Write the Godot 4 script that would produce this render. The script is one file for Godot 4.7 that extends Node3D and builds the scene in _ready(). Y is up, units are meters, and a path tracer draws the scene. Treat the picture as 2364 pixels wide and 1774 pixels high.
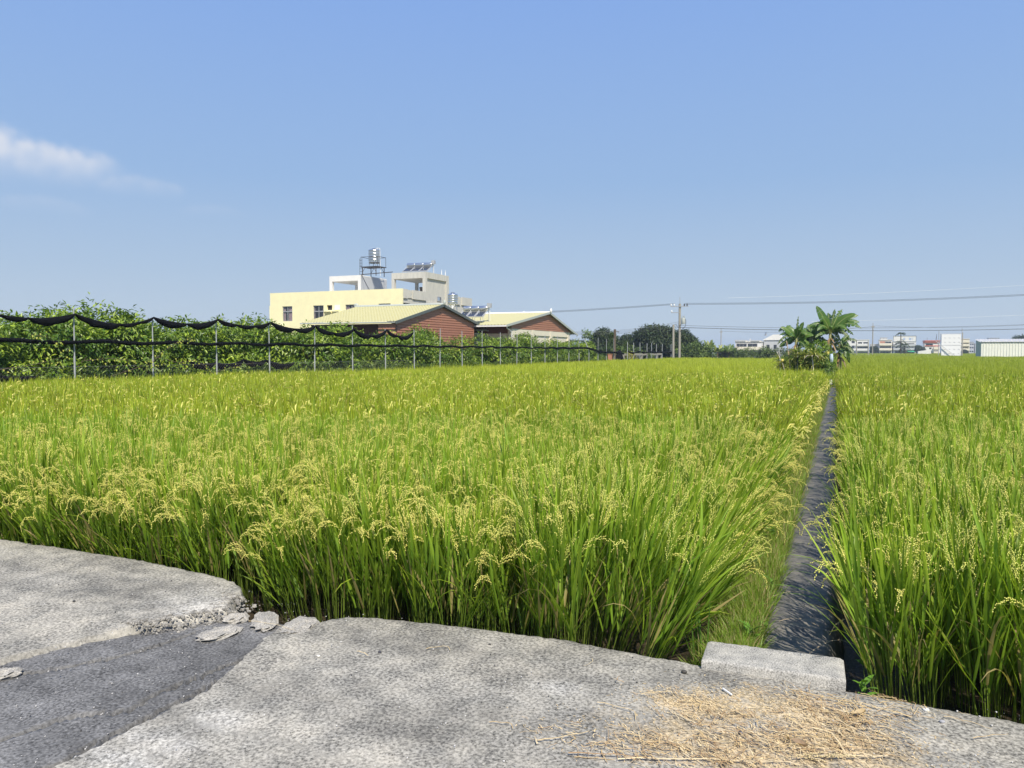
extends Node3D
# A rice field beside a concrete farm road: x runs across the rows, -z along the field path, y is up (metres, road surface at 0).

const PADDY := -0.32
const YAW := 0.40079
const PITCH := 0.04202
var rng := RandomNumberGenerator.new()
var used := {}
var M := {}

# ---------------------------------------------------------------- mesh builder
class MB:
	var v := PackedVector3Array()
	var c := PackedColorArray()
	var ix := PackedInt32Array()
	var col := Color(1, 1, 1)
	func p(a: Vector3) -> int:
		v.append(a)
		c.append(col)
		return v.size() - 1
	func f(a: int, b: int, d: int) -> void: # counter-clockwise seen from outside
		ix.append(a)
		ix.append(d)
		ix.append(b)
	func tri(a: Vector3, b: Vector3, d: Vector3) -> void:
		var i := p(a)
		p(b)
		p(d)
		f(i, i + 1, i + 2)
	func quad(a: Vector3, b: Vector3, d: Vector3, e: Vector3) -> void:
		var i := p(a)
		p(b)
		p(d)
		p(e)
		f(i, i + 1, i + 2)
		f(i, i + 2, i + 3)
	func box(o: Vector3, s: Vector3, r := Basis.IDENTITY) -> void:
		var h := s * 0.5
		for k in 6:
			var n := Vector3.ZERO
			var sg := 1.0 if k < 3 else -1.0
			n[k % 3] = sg
			var u := Vector3.ZERO
			u[(k + 1) % 3] = 1.0
			var w := n.cross(u)
			var m := n * h
			var a := u * h
			var b := w * h
			quad(o + r * (m - a - b), o + r * (m + a - b), o + r * (m + a + b), o + r * (m - a + b))
	func span(a: Vector3, b: Vector3) -> void: # box from corner to corner
		box((a + b) * 0.5, (b - a).abs())
	func tube(pts: PackedVector3Array, rad: PackedFloat32Array, n := 6, caps := true) -> void:
		var prev := -1
		var side := Vector3.ZERO
		for k in pts.size():
			var d := (pts[mini(k + 1, pts.size() - 1)] - pts[maxi(k - 1, 0)]).normalized()
			if side == Vector3.ZERO:
				side = d.cross(Vector3.UP if absf(d.y) < 0.9 else Vector3.RIGHT).normalized()
			else:
				side = (side - d * side.dot(d)).normalized()
			var up := side.cross(d)
			var st := v.size()
			for j in n:
				var an := TAU * j / n
				p(pts[k] + (side * cos(an) + up * sin(an)) * rad[k])
			if prev >= 0:
				for j in n:
					var j2 := (j + 1) % n
					f(prev + j, st + j, st + j2)
					f(prev + j, st + j2, prev + j2)
			if caps and (k == 0 or k == pts.size() - 1):
				var cc := p(pts[k])
				for j in n:
					if k == 0:
						f(cc, st + j, st + (j + 1) % n)
					else:
						f(cc, st + (j + 1) % n, st + j)
			prev = st
	func bar(a: Vector3, b: Vector3, r: float, n := 6) -> void:
		tube(PackedVector3Array([a, b]), PackedFloat32Array([r, r]), n)
	func lathe(o: Vector3, prof: PackedVector2Array, n := 16) -> void: # prof: (radius, height), upwards
		var prev := -1
		for k in prof.size():
			var st := v.size()
			for j in n:
				var an := TAU * j / n
				p(o + Vector3(prof[k].x * cos(an), prof[k].y, prof[k].x * sin(an)))
			if prev >= 0:
				for j in n:
					var j2 := (j + 1) % n
					f(prev + j, st + j, st + j2)
					f(prev + j, st + j2, prev + j2)
			prev = st
	func ball(o: Vector3, r: Vector3, n: int, bump: FastNoiseLite = null, amt := 0.0, freq := 1.0) -> void:
		var prev := -1
		var rows := maxi(n / 2, 3)
		for k in rows + 1:
			var st := v.size()
			var ph := PI * k / rows
			for j in n:
				var an := TAU * j / n
				var d := Vector3(sin(ph) * cos(an), cos(ph), sin(ph) * sin(an))
				var q := 1.0
				if bump:
					q += amt * bump.get_noise_3dv(d * freq + o * 37.0)
				p(o + d * r * q)
			if prev >= 0:
				for j in n:
					var j2 := (j + 1) % n
					f(prev + j, st + j2, st + j)
					f(prev + j, prev + j2, st + j2)
			prev = st
	func add(m: MB, t := Transform3D.IDENTITY) -> void:
		var s := v.size()
		v.append_array(t * m.v)
		c.append_array(m.c)
		for i in m.ix:
			ix.append(i + s)
	func mesh(smooth := false, into: ArrayMesh = null) -> ArrayMesh:
		var a := []
		a.resize(Mesh.ARRAY_MAX)
		a[Mesh.ARRAY_VERTEX] = v
		a[Mesh.ARRAY_COLOR] = c
		a[Mesh.ARRAY_INDEX] = ix
		if smooth:
			var n := PackedVector3Array()
			n.resize(v.size())
			for t in range(0, ix.size(), 3):
				var x := ix[t]
				var y := ix[t + 1]
				var z := ix[t + 2]
				var fn := (v[z] - v[x]).cross(v[y] - v[x])
				n[x] += fn
				n[y] += fn
				n[z] += fn
			for t in n.size():
				n[t] = n[t].normalized() if n[t].length_squared() > 1e-20 else Vector3.UP
			a[Mesh.ARRAY_NORMAL] = n
		var m := into if into else ArrayMesh.new()
		m.add_surface_from_arrays(Mesh.PRIMITIVE_TRIANGLES, a)
		return m

# ---------------------------------------------------------------- naming
func numbered(n: String) -> String:
	if not used.has(n):
		used[n] = 0
		return n
	used[n] += 1
	return "%s_%03d" % [n, used[n]]

func tag(o: Node3D, label: String, cat: String, group := "", kind := "") -> Node3D:
	o.set_meta("label", label)
	o.set_meta("category", cat)
	if group:
		o.set_meta("group", group)
	if kind:
		o.set_meta("kind", kind)
	return o

func thing(n: String, label: String, cat: String, pos := Vector3.ZERO, group := "", turn := 0.0) -> Node3D:
	var o := Node3D.new()
	o.name = numbered(n)
	add_child(o, true)
	o.position = pos
	o.rotation.y = turn
	return tag(o, label, cat, group)

func obj(n: String, m: Mesh, mat: Material, parent: Node3D = null) -> MeshInstance3D:
	var o := MeshInstance3D.new()
	o.name = n if parent else numbered(n)
	o.mesh = m
	o.material_override = mat
	(parent if parent else self).add_child(o, true)
	return o

func solo(n: String, label: String, cat: String, m: Mesh, mat: Material, group := "", kind := "", pos := Vector3.ZERO, turn := 0.0) -> MeshInstance3D:
	var o := obj(n, m, mat)
	o.position = pos
	o.rotation.y = turn
	tag(o, label, cat, group, kind)
	return o

func setting(n: String, label: String, cat: String, m: Mesh, mat: Material) -> MeshInstance3D:
	return solo(n, label, cat, m, mat, "", "structure")

func clone(src: Node3D, label: String, pos: Vector3, turn := 0.0, size := Vector3.ONE) -> Node3D:
	var base := str(src.name)
	if base.length() > 4 and base.substr(base.length() - 4, 1) == "_" and base.right(3).is_valid_int():
		base = base.left(base.length() - 4)
	var o: Node3D = src.duplicate()
	o.name = numbered(base)
	add_child(o, true)
	o.position = pos
	o.rotation = Vector3(0, turn, 0)
	o.scale = size
	o.set_meta("label", label)
	return o

# ---------------------------------------------------------------- materials
func lin(r: float, g: float, b: float) -> Color:
	return Color(r, g, b).linear_to_srgb()

func mat(n: String, r: float, g: float, b: float, rough := 0.8, metal := 0.0) -> StandardMaterial3D:
	var m := StandardMaterial3D.new()
	m.resource_name = n
	m.albedo_color = lin(r, g, b)
	m.roughness = rough
	m.metallic = metal
	m.vertex_color_use_as_albedo = true
	M[n] = m
	return m

func leafy(n: String, back: float, rough := 0.5) -> StandardMaterial3D:
	var m := mat(n, 1, 1, 1, rough)
	m.cull_mode = BaseMaterial3D.CULL_DISABLED
	if back > 0.0:
		m.backlight_enabled = true
		m.backlight = lin(back * 0.95, back, back * 0.45)
	return m

func fnoise(sd: int, freq: float, type := FastNoiseLite.TYPE_SIMPLEX_SMOOTH, oct := 4) -> FastNoiseLite:
	var n := FastNoiseLite.new()
	n.seed = sd
	n.frequency = freq
	n.noise_type = type
	n.fractal_octaves = oct
	n.fractal_type = FastNoiseLite.FRACTAL_FBM if oct > 1 else FastNoiseLite.FRACTAL_NONE
	return n

func noise_bytes(n: FastNoiseLite, w: int) -> PackedByteArray:
	return n.get_seamless_image(w, w).get_data()

# grain texture: coarse mottling, fine grain, pale and dark flecks. Returns [colour, height]
func grain(w: int, sd: int, coarse: float, fine: float, pale: float, dark: float, warm := 0.0, base := 0.7, fleck := 0.09) -> Array:
	var a := noise_bytes(fnoise(sd, 6.0 / w), w)
	var b := noise_bytes(fnoise(sd + 1, 60.0 / w, FastNoiseLite.TYPE_SIMPLEX, 3), w)
	var d := noise_bytes(fnoise(sd + 2, fleck, FastNoiseLite.TYPE_VALUE, 2), w)
	var r := RandomNumberGenerator.new()
	r.seed = sd
	var o := PackedByteArray()
	var h := PackedByteArray()
	o.resize(w * w * 3)
	h.resize(w * w)
	for i in w * w:
		var x := (a[i] - 128.0) / 128.0
		var y := (b[i] - 128.0) / 128.0
		var z := 0.75 * (d[i] - 128.0) / 128.0 + 0.5 * (r.randf() - 0.5)
		var q := base + coarse * x + fine * (0.6 * y + 0.6 * z)
		if z + 0.35 * y > 0.62:
			q += pale * minf((z + 0.35 * y - 0.62) * 5.0, 1.0)
		elif z + 0.3 * y < -0.66:
			q -= dark * minf((-0.66 - z - 0.3 * y) * 5.0, 1.0)
		q = pow(clampf(q, 0.05, 1.0), 0.4545)
		o[i * 3] = int(255.0 * q)
		o[i * 3 + 1] = int(255.0 * q * (1.0 - 0.02 * warm - 0.015 * warm * x))
		o[i * 3 + 2] = int(255.0 * q * (1.0 - 0.07 * warm - 0.04 * warm * x))
		h[i] = int(clampf(128.0 + 60.0 * z + 40.0 * y, 0, 255))
	return [ImageTexture.create_from_image(Image.create_from_data(w, w, false, Image.FORMAT_RGB8, o)), ImageTexture.create_from_image(Image.create_from_data(w, w, false, Image.FORMAT_L8, h))]

func textured(m: StandardMaterial3D, t: Array, metres: float, bump := 0.0, squash := Vector3.ONE) -> StandardMaterial3D:
	m.albedo_texture = t[0]
	m.uv1_triplanar = true
	m.uv1_world_triplanar = true
	m.uv1_scale = squash / metres
	if bump > 0.0:
		m.heightmap_enabled = true
		m.heightmap_texture = t[1]
		m.heightmap_scale = bump
	return m

# how far in front of the camera a point is, and how far to the right
func seen_from(x: float, z: float) -> Vector2:
	var cc := cos(YAW)
	var s := sin(-YAW)
	return Vector2(x * cc + z * s, -(-x * s + z * cc))

# ---------------------------------------------------------------- main
func _ready() -> void:
	var cam := Camera3D.new()
	cam.name = "camera"
	cam.fov = 53.0
	cam.near = 0.05
	cam.far = 4000.0
	cam.position = Vector3(0, 1.5, 0)
	cam.rotation = Vector3(-PITCH, YAW, 0)
	cam.current = true
	add_child(cam)
	var we := WorldEnvironment.new()
	we.name = "world_environment"
	var e := Environment.new()
	e.background_mode = Environment.BG_SKY
	e.tonemap_mode = Environment.TONE_MAPPER_LINEAR
	e.tonemap_exposure = 1.2
	e.sdfgi_enabled = true
	e.ssao_enabled = true
	e.ssil_enabled = true
	e.fog_enabled = true
	e.fog_mode = Environment.FOG_MODE_EXPONENTIAL
	e.fog_density = 0.0004
	e.fog_light_color = Color(0.86, 0.92, 1.0)
	var sky := Sky.new()
	sky.sky_material = make_sky()
	e.sky = sky
	we.environment = e
	add_child(we)
	var sun := DirectionalLight3D.new()
	sun.name = "sun"
	sun.light_color = Color(1.0, 0.965, 0.90)
	sun.light_energy = 1.6
	sun.light_angular_distance = 0.5
	sun.shadow_enabled = true
	add_child(sun)
	sun.look_at_from_position(Vector3.ZERO, -Vector3(0.52, 1.0, 0.66), Vector3.UP)
	rng.seed = 20240611
	materials()
	ground()
	road()
	field_path()
	rice()
	strip_grass()
	yellow_house()
	gable_house()
	second_gable_house()
	rooftop_things()
	orchard()
	fence()
	far_fence()
	poles_and_wires()
	far_trees()
	banana_clump()
	far_houses()
	billboard_and_shed()
	road_litter()
	weeds()

func make_sky() -> PanoramaSkyMaterial:
	var w := 2048
	var h := 1024
	var px := PackedFloat32Array()
	px.resize(w * h * 3)
	var n1 := fnoise(11, 1.6, FastNoiseLite.TYPE_SIMPLEX_SMOOTH, 5)
	var n2 := fnoise(12, 9.0, FastNoiseLite.TYPE_SIMPLEX_SMOOTH, 5)
	var n3 := fnoise(13, 0.9, FastNoiseLite.TYPE_SIMPLEX_SMOOTH, 3)
	var stops := [[-0.01, Vector3(0.465, 0.55, 0.62)], [0.03, Vector3(0.44, 0.53, 0.62)], [0.10, Vector3(0.36, 0.475, 0.622)], [0.21, Vector3(0.268, 0.408, 0.635)], [0.42, Vector3(0.202, 0.343, 0.665)], [0.7, Vector3(0.14, 0.26, 0.59)], [1.0, Vector3(0.105, 0.205, 0.50)]]
	# soft clouds: azimuth (degrees to the right of the path), elevation, half width, half height (degrees), strength; the sky holds a few more, away from the picture
	var clouds := [[-59.4, 12.2, 10.6, 2.0, 0.80], [-48.4, 10.9, 2.9, 0.85, 0.22], [-54.5, 9.2, 3.4, 0.7, 0.1], [-44.0, 9.6, 2.6, 0.45, 0.07],
		[-100.0, 16.0, 14.0, 3.5, 0.5], [140.0, 20.0, 15.0, 4.0, 0.5], [75.0, 12.0, 12.0, 3.0, 0.45], [-160.0, 14.0, 13.0, 3.4, 0.5], [20.0, 58.0, 20.0, 6.0, 0.25]]
	var i := 0
	for row in h:
		var el := 90.0 - (row + 0.5) * 180.0 / h
		var s := sin(deg_to_rad(el))
		var base: Vector3 = stops[0][1]
		for k in stops.size() - 1:
			if s >= stops[k][0]:
				base = stops[k][1].lerp(stops[k + 1][1], clampf((s - stops[k][0]) / (stops[k + 1][0] - stops[k][0]), 0, 1))
		var near_rows: bool = el > 3.0 and el < 80.0
		var ce := cos(deg_to_rad(el))
		for x in w:
			var az := fposmod((x + 0.5) * 360.0 / w + 180.0, 360.0) - 180.0
			var q := base
			if near_rows:
				for cl in clouds:
					var dx: float = az - cl[0]
					var dy: float = el - cl[1]
					if absf(dx) < cl[2] * 1.25 and absf(dy) < cl[3] * 2.0:
						var d := Vector3(sin(deg_to_rad(az)) * ce, s, -cos(deg_to_rad(az)) * ce)
						var big := n2.get_noise_3dv(d * 1.3)
						var fine := n2.get_noise_3dv(d * 5.0 + Vector3(3, 1, 2))
						# a rounded upper edge, a lower edge that fades away
						var u: float = dx / cl[2]
						var top: float = cl[3] * (1.0 - u * u) * (0.75 + 0.55 * big) + cl[3] * 0.22 * fine
						var edge := smoothstep(0.0, 0.38 * cl[3], top - dy)
						var low := smoothstep(-1.1 * cl[3], 0.45 * cl[3], dy)
						var a: float = cl[4] * edge * low * (0.8 + 0.5 * fine) * (1.0 - smoothstep(0.72, 1.0, absf(u)))
						q = q.lerp(Vector3(0.68, 0.69, 0.73), clampf(a, 0, 1))
			px[i] = q.x
			px[i + 1] = q.y
			px[i + 2] = q.z
			i += 3
	var im := Image.create_from_data(w, h, false, Image.FORMAT_RGBF, px.to_byte_array())
	var m := PanoramaSkyMaterial.new()
	m.panorama = ImageTexture.create_from_image(im)
	return m

func materials() -> void:
	var g1 := grain(1024, 3, 0.22, 0.62, 0.7, 0.6, 0.4, 0.62, 0.3)
	var g2 := grain(1024, 41, 0.14, 0.5, 1.2, 0.5, 0.0, 0.5, 0.2)
	var g3 := grain(512, 77, 0.12, 0.05, 0.05, 0.12, 0.3, 0.9)
	var g4 := grain(512, 91, 0.22, 0.12, 0.06, 0.15, 0.3, 0.8)
	var g5 := grain(512, 57, 0.05, 0.03, 0.02, 0.05, 0.2, 0.94)
	M.g3 = g5
	textured(mat("road_concrete", 0.88, 0.85, 0.765, 0.92), g1, 1.6, 0.05)
	textured(mat("broken_concrete", 0.56, 0.54, 0.50, 0.95), g1, 0.9, 0.3)
	textured(mat("asphalt", 0.58, 0.572, 0.555, 0.93), g2, 1.4, 0.2)
	textured(mat("curb_concrete", 0.60, 0.59, 0.56, 0.92), g1, 0.7, 0.12)
	textured(mat("mud", 0.06, 0.045, 0.028, 0.6), g4, 1.7, 1.2)
	textured(mat("earth", 0.085, 0.095, 0.035, 0.95), g4, 4.0, 2.0)
	textured(mat("film", 0.26, 0.258, 0.255, 0.58), g4, 0.5, 0.4, Vector3(1, 1, 3.0))
	textured(mat("raw_concrete", 0.60, 0.59, 0.54, 0.9), g3, 3.2, 0.0, Vector3(1.6, 0.35, 1.6))
	textured(mat("white_plaster", 0.80, 0.79, 0.76, 0.85), g5, 5.0)
	textured(mat("grey_plaster", 0.50, 0.52, 0.54, 0.85), g5, 4.0)
	textured(mat("yellow_plaster", 0.94, 0.88, 0.54, 0.85), g5, 6.0)
	textured(mat("cream_plaster", 0.80, 0.74, 0.60, 0.85), g5, 4.0, 0.0, Vector3(1.3, 0.4, 1.3))
	textured(mat("roof_yellow", 0.54, 0.515, 0.28, 0.6), g5, 3.0)
	textured(mat("red_sheet", 0.50, 0.235, 0.15, 0.6), g5, 2.4, 0.0, Vector3(1.5, 0.4, 1.5))
	textured(mat("brown_sheet", 0.13, 0.045, 0.03, 0.6), g3, 2.4)
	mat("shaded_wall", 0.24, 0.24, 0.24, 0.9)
	mat("grey_trim", 0.10, 0.12, 0.115, 0.6)
	mat("pale_trim", 0.42, 0.45, 0.41, 0.55)
	mat("white_paint", 0.80, 0.80, 0.78, 0.55)
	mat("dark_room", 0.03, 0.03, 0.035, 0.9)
	mat("steel", 0.62, 0.63, 0.63, 0.28, 0.9)
	mat("galvanised", 0.45, 0.46, 0.47, 0.5, 0.35)
	mat("dark_steel", 0.06, 0.055, 0.055, 0.6, 0.2)
	mat("alu", 0.42, 0.42, 0.42, 0.45, 0.3)
	mat("pink_cloth", 0.62, 0.46, 0.50, 0.9)
	mat("collector", 0.035, 0.04, 0.05, 0.15)
	mat("net", 0.007, 0.0075, 0.009, 0.85)
	M.net.metallic_specular = 0.15
	mat("wire_black", 0.03, 0.03, 0.032, 0.6)
	mat("wire_grey", 0.13, 0.13, 0.13, 0.6)
	textured(mat("pole_concrete", 0.36, 0.34, 0.29, 0.9), g3, 1.5)
	mat("bark", 0.10, 0.075, 0.05, 0.9)
	mat("straw", 1, 1, 1, 0.7)
	mat("plain", 1, 1, 1, 0.7)
	var glass := mat("window_glass", 0.05, 0.06, 0.065, 0.08)
	glass.transparency = BaseMaterial3D.TRANSPARENCY_ALPHA
	glass.albedo_color.a = 0.2
	glass.vertex_color_use_as_albedo = false
	leafy("rice", 0.9, 0.5)
	leafy("grain", 0.35, 0.6)
	leafy("leaf", 0.55, 0.42)
	leafy("banana", 0.6, 0.4)
	leafy("far_leaf", 0.3, 0.55)

# ---------------------------------------------------------------- ground, road, path
func curve_at(pts: Array, t: float) -> float: # pts: [[t, value], ...] rising in t
	if t <= pts[0][0]:
		return pts[0][1]
	for k in pts.size() - 1:
		if t <= pts[k + 1][0]:
			var q: float = (t - pts[k][0]) / (pts[k + 1][0] - pts[k][0])
			return lerpf(pts[k][1], pts[k + 1][1], q)
	return pts[-1][1]

func ground() -> void:
	var b := MB.new()
	var n := fnoise(5, 0.05)
	var xs := [-1500.0, -400.0, -120.0, -60.0, -40.0, -24.0, -20.0, -10.0, 0.0, 10.0, 24.0, 50.0, 100.0, 300.0, 1500.0]
	var zs := [900.0, 100.0, 20.0, 5.0, -3.0, -20.0, -40.0, -80.0, -120.0, -200.0, -400.0, -800.0, -2500.0]
	for j in zs.size():
		for i in xs.size():
			b.p(Vector3(xs[i], PADDY - 0.06 - (0.10 if absf(xs[i]) < 22 else 0.0), zs[j]))
	var w := xs.size()
	for j in zs.size() - 1:
		for i in w - 1:
			var a := j * w + i
			b.f(a, a + 1, a + w + 1)
			b.f(a, a + w + 1, a + w)
	setting("ground", "flat dry earth under the orchard and the far village", "ground", b.mesh(true), M.earth)
	# paddy mud, gently uneven, under the two crops
	for side in 2:
		var m := MB.new()
		var x0: float = -21.0 if side == 0 else 0.03
		var x1: float = -0.72 if side == 0 else 60.0
		var nx := 40
		var nz := 80
		for j in nz + 1:
			var z := -3.45 - 110.0 * pow(float(j) / nz, 2.2)
			for i in nx + 1:
				var q := float(i) / nx
				q = 1.0 - pow(1.0 - q, 2.0) if side == 0 else q * q
				var x := lerpf(x0, x1, q)
				var y := PADDY + 0.025 * n.get_noise_2d(x * 30, z * 30)
				m.p(Vector3(x, y, z))
		for j in nz:
			for i in nx:
				var a := j * (nx + 1) + i
				m.f(a, a + 1, a + nx + 2)
				m.f(a, a + nx + 2, a + nx + 1)
		setting("paddy_mud", ["wet brown mud under the rice left of the path", "wet brown mud under the rice right of the path"][side], "mud", m.mesh(true), M.mud)

const EDGE := [[-9.0, -3.95], [-5.3, -3.95], [-4.4, -3.92], [-3.85, -3.86], [-3.55, -3.79], [-3.38, -3.70], [-3.20, -3.42], [-3.05, -3.36], [-2.9, -3.40], [-2.74, -3.40], [-2.64, -3.47], [-2.54, -3.60], [-2.4, -3.655], [-1.87, -3.73], [-1.3, -3.76], [-0.8, -3.715], [0.0, -3.67], [0.72, -3.63], [2.0, -3.6], [9.0, -3.6]]
const LEFT_END := [[-3.72, -3.37], [-3.5, -3.24], [-3.36, -3.17], [-3.2, -3.27], [-3.0, -3.40], [-2.8, -3.52], [-2.6, -3.62], [-2.38, -3.68], [-1.9, -3.74], [3.0, -3.9]]
const RIGHT_START := [[-3.62, -2.58], [-3.45, -2.72], [-3.3, -2.78], [-3.1, -2.72], [-2.8, -2.63], [-2.53, -2.55], [-1.9, -2.57], [3.0, -2.7]]

func slab(n: String, label: String, xs: Array, left: Array, right: Array, y0: float, m: Material, sd: int, marks: Array, cracks: Array, drop_right := 0.0) -> void:
	var b := MB.new()
	var nn := fnoise(sd, 1.0, FastNoiseLite.TYPE_SIMPLEX_SMOOTH, 4)
	var zs := []
	var z := -3.96
	while z < -1.45:
		zs.append(z)
		z += 0.022 if z < -2.2 else 0.03
	zs += [-1.2, -0.6, 0.4, 1.6, 3.0]
	var w: int = xs.size()
	for r in range(-2, zs.size()):
		for i in w:
			var q: float = xs[i]
			var zn: float = zs[maxi(r, 0)]
			var xl: float = -9.0 if left.is_empty() else curve_at(left, zn)
			var xr: float = 9.0 if right.is_empty() else curve_at(right, zn)
			if not left.is_empty():
				xl += 0.03 * nn.get_noise_2d(zn * 9, 5) + 0.012 * nn.get_noise_2d(zn * 40, 9)
			if not right.is_empty():
				xr += 0.03 * nn.get_noise_2d(zn * 9, 15) + 0.015 * nn.get_noise_2d(zn * 40, 19)
			var x := lerpf(xl, xr, q)
			var front := curve_at(EDGE, x) + 0.014 * nn.get_noise_2d(x * 14, 3) + 0.008 * nn.get_noise_2d(x * 60, 4)
			var zz := maxf(zn, front) if r >= 0 else front
			# rows that would lie past the edge are gathered on it
			var y := y0 + 0.006 * nn.get_noise_2d(x * 2.0, zz * 2.0) + 0.0035 * nn.get_noise_2d(x * 22, zz * 22)
			var near_edge := clampf(1.0 - (zz - front) / 0.03, 0, 1)
			y -= 0.010 * near_edge * near_edge
			if drop_right > 0.0:
				y -= drop_right * smoothstep(0.045 + 0.03 * nn.get_noise_1d(zz * 8), 0.0, xr - x)
				y -= 0.03 * smoothstep(-3.15, -2.7, zn) * smoothstep(0.6, 0.0, xr - x)
			for cr in cracks:
				for k in cr.size() - 1:
					var a: Vector2 = cr[k]
					var c2: Vector2 = cr[k + 1]
					var pp := Vector2(x + 0.03 * nn.get_noise_2d(zz * 20, k), zz)
					var cl := Geometry2D.get_closest_point_to_segment(pp, a, c2)
					var dd := cl.distance_to(pp)
					var cw := 0.012 + 0.008 * nn.get_noise_1d(zz * 30)
					if dd < cw:
						y -= 0.05 * (1.0 - dd / cw)
			if r < 0:
				zz = front - 0.015 * nn.get_noise_2d(x * 9, 40 + r * 7) - 0.02
				y = y0 - (0.09 if r == -1 else 0.42)
			var k2 := 1.0 + 0.42 * nn.get_noise_2d(x * 0.9 + 40, zz * 1.8) + 0.22 * nn.get_noise_2d(x * 5, zz * 7)
			k2 *= 0.5
			var col := Color(k2, k2, k2)
			for mk in marks: # x, z, radius, colour, strength: dust, lime and sand lying on the slab
				var dv := Vector2((x - mk[0]) / mk[2].x, (zz - mk[1]) / mk[2].y).length() + 0.55 * nn.get_noise_2d(x * 7 + 3, zz * 9)
				if dv < 1.15:
					col = col.lerp(mk[3], clampf(1.5 * mk[4] * smoothstep(1.15, 0.2, dv) * (0.75 + 0.6 * nn.get_noise_2d(x * 30, zz * 30)), 0, 1))
			b.col = col
			b.p(Vector3(x, y, zz))
	for r in zs.size() + 1:
		for i in w - 1:
			var a := r * w + i
			b.f(a, a + w, a + w + 1)
			b.f(a, a + w + 1, a + 1)
	setting(n, label, "road", b.mesh(true), m)

func steps(a: float, z: float, d: float) -> Array:
	var o := []
	var n := int(ceil((z - a) / d))
	for i in n + 1:
		o.append(lerpf(a, z, float(i) / n))
	return o

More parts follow.
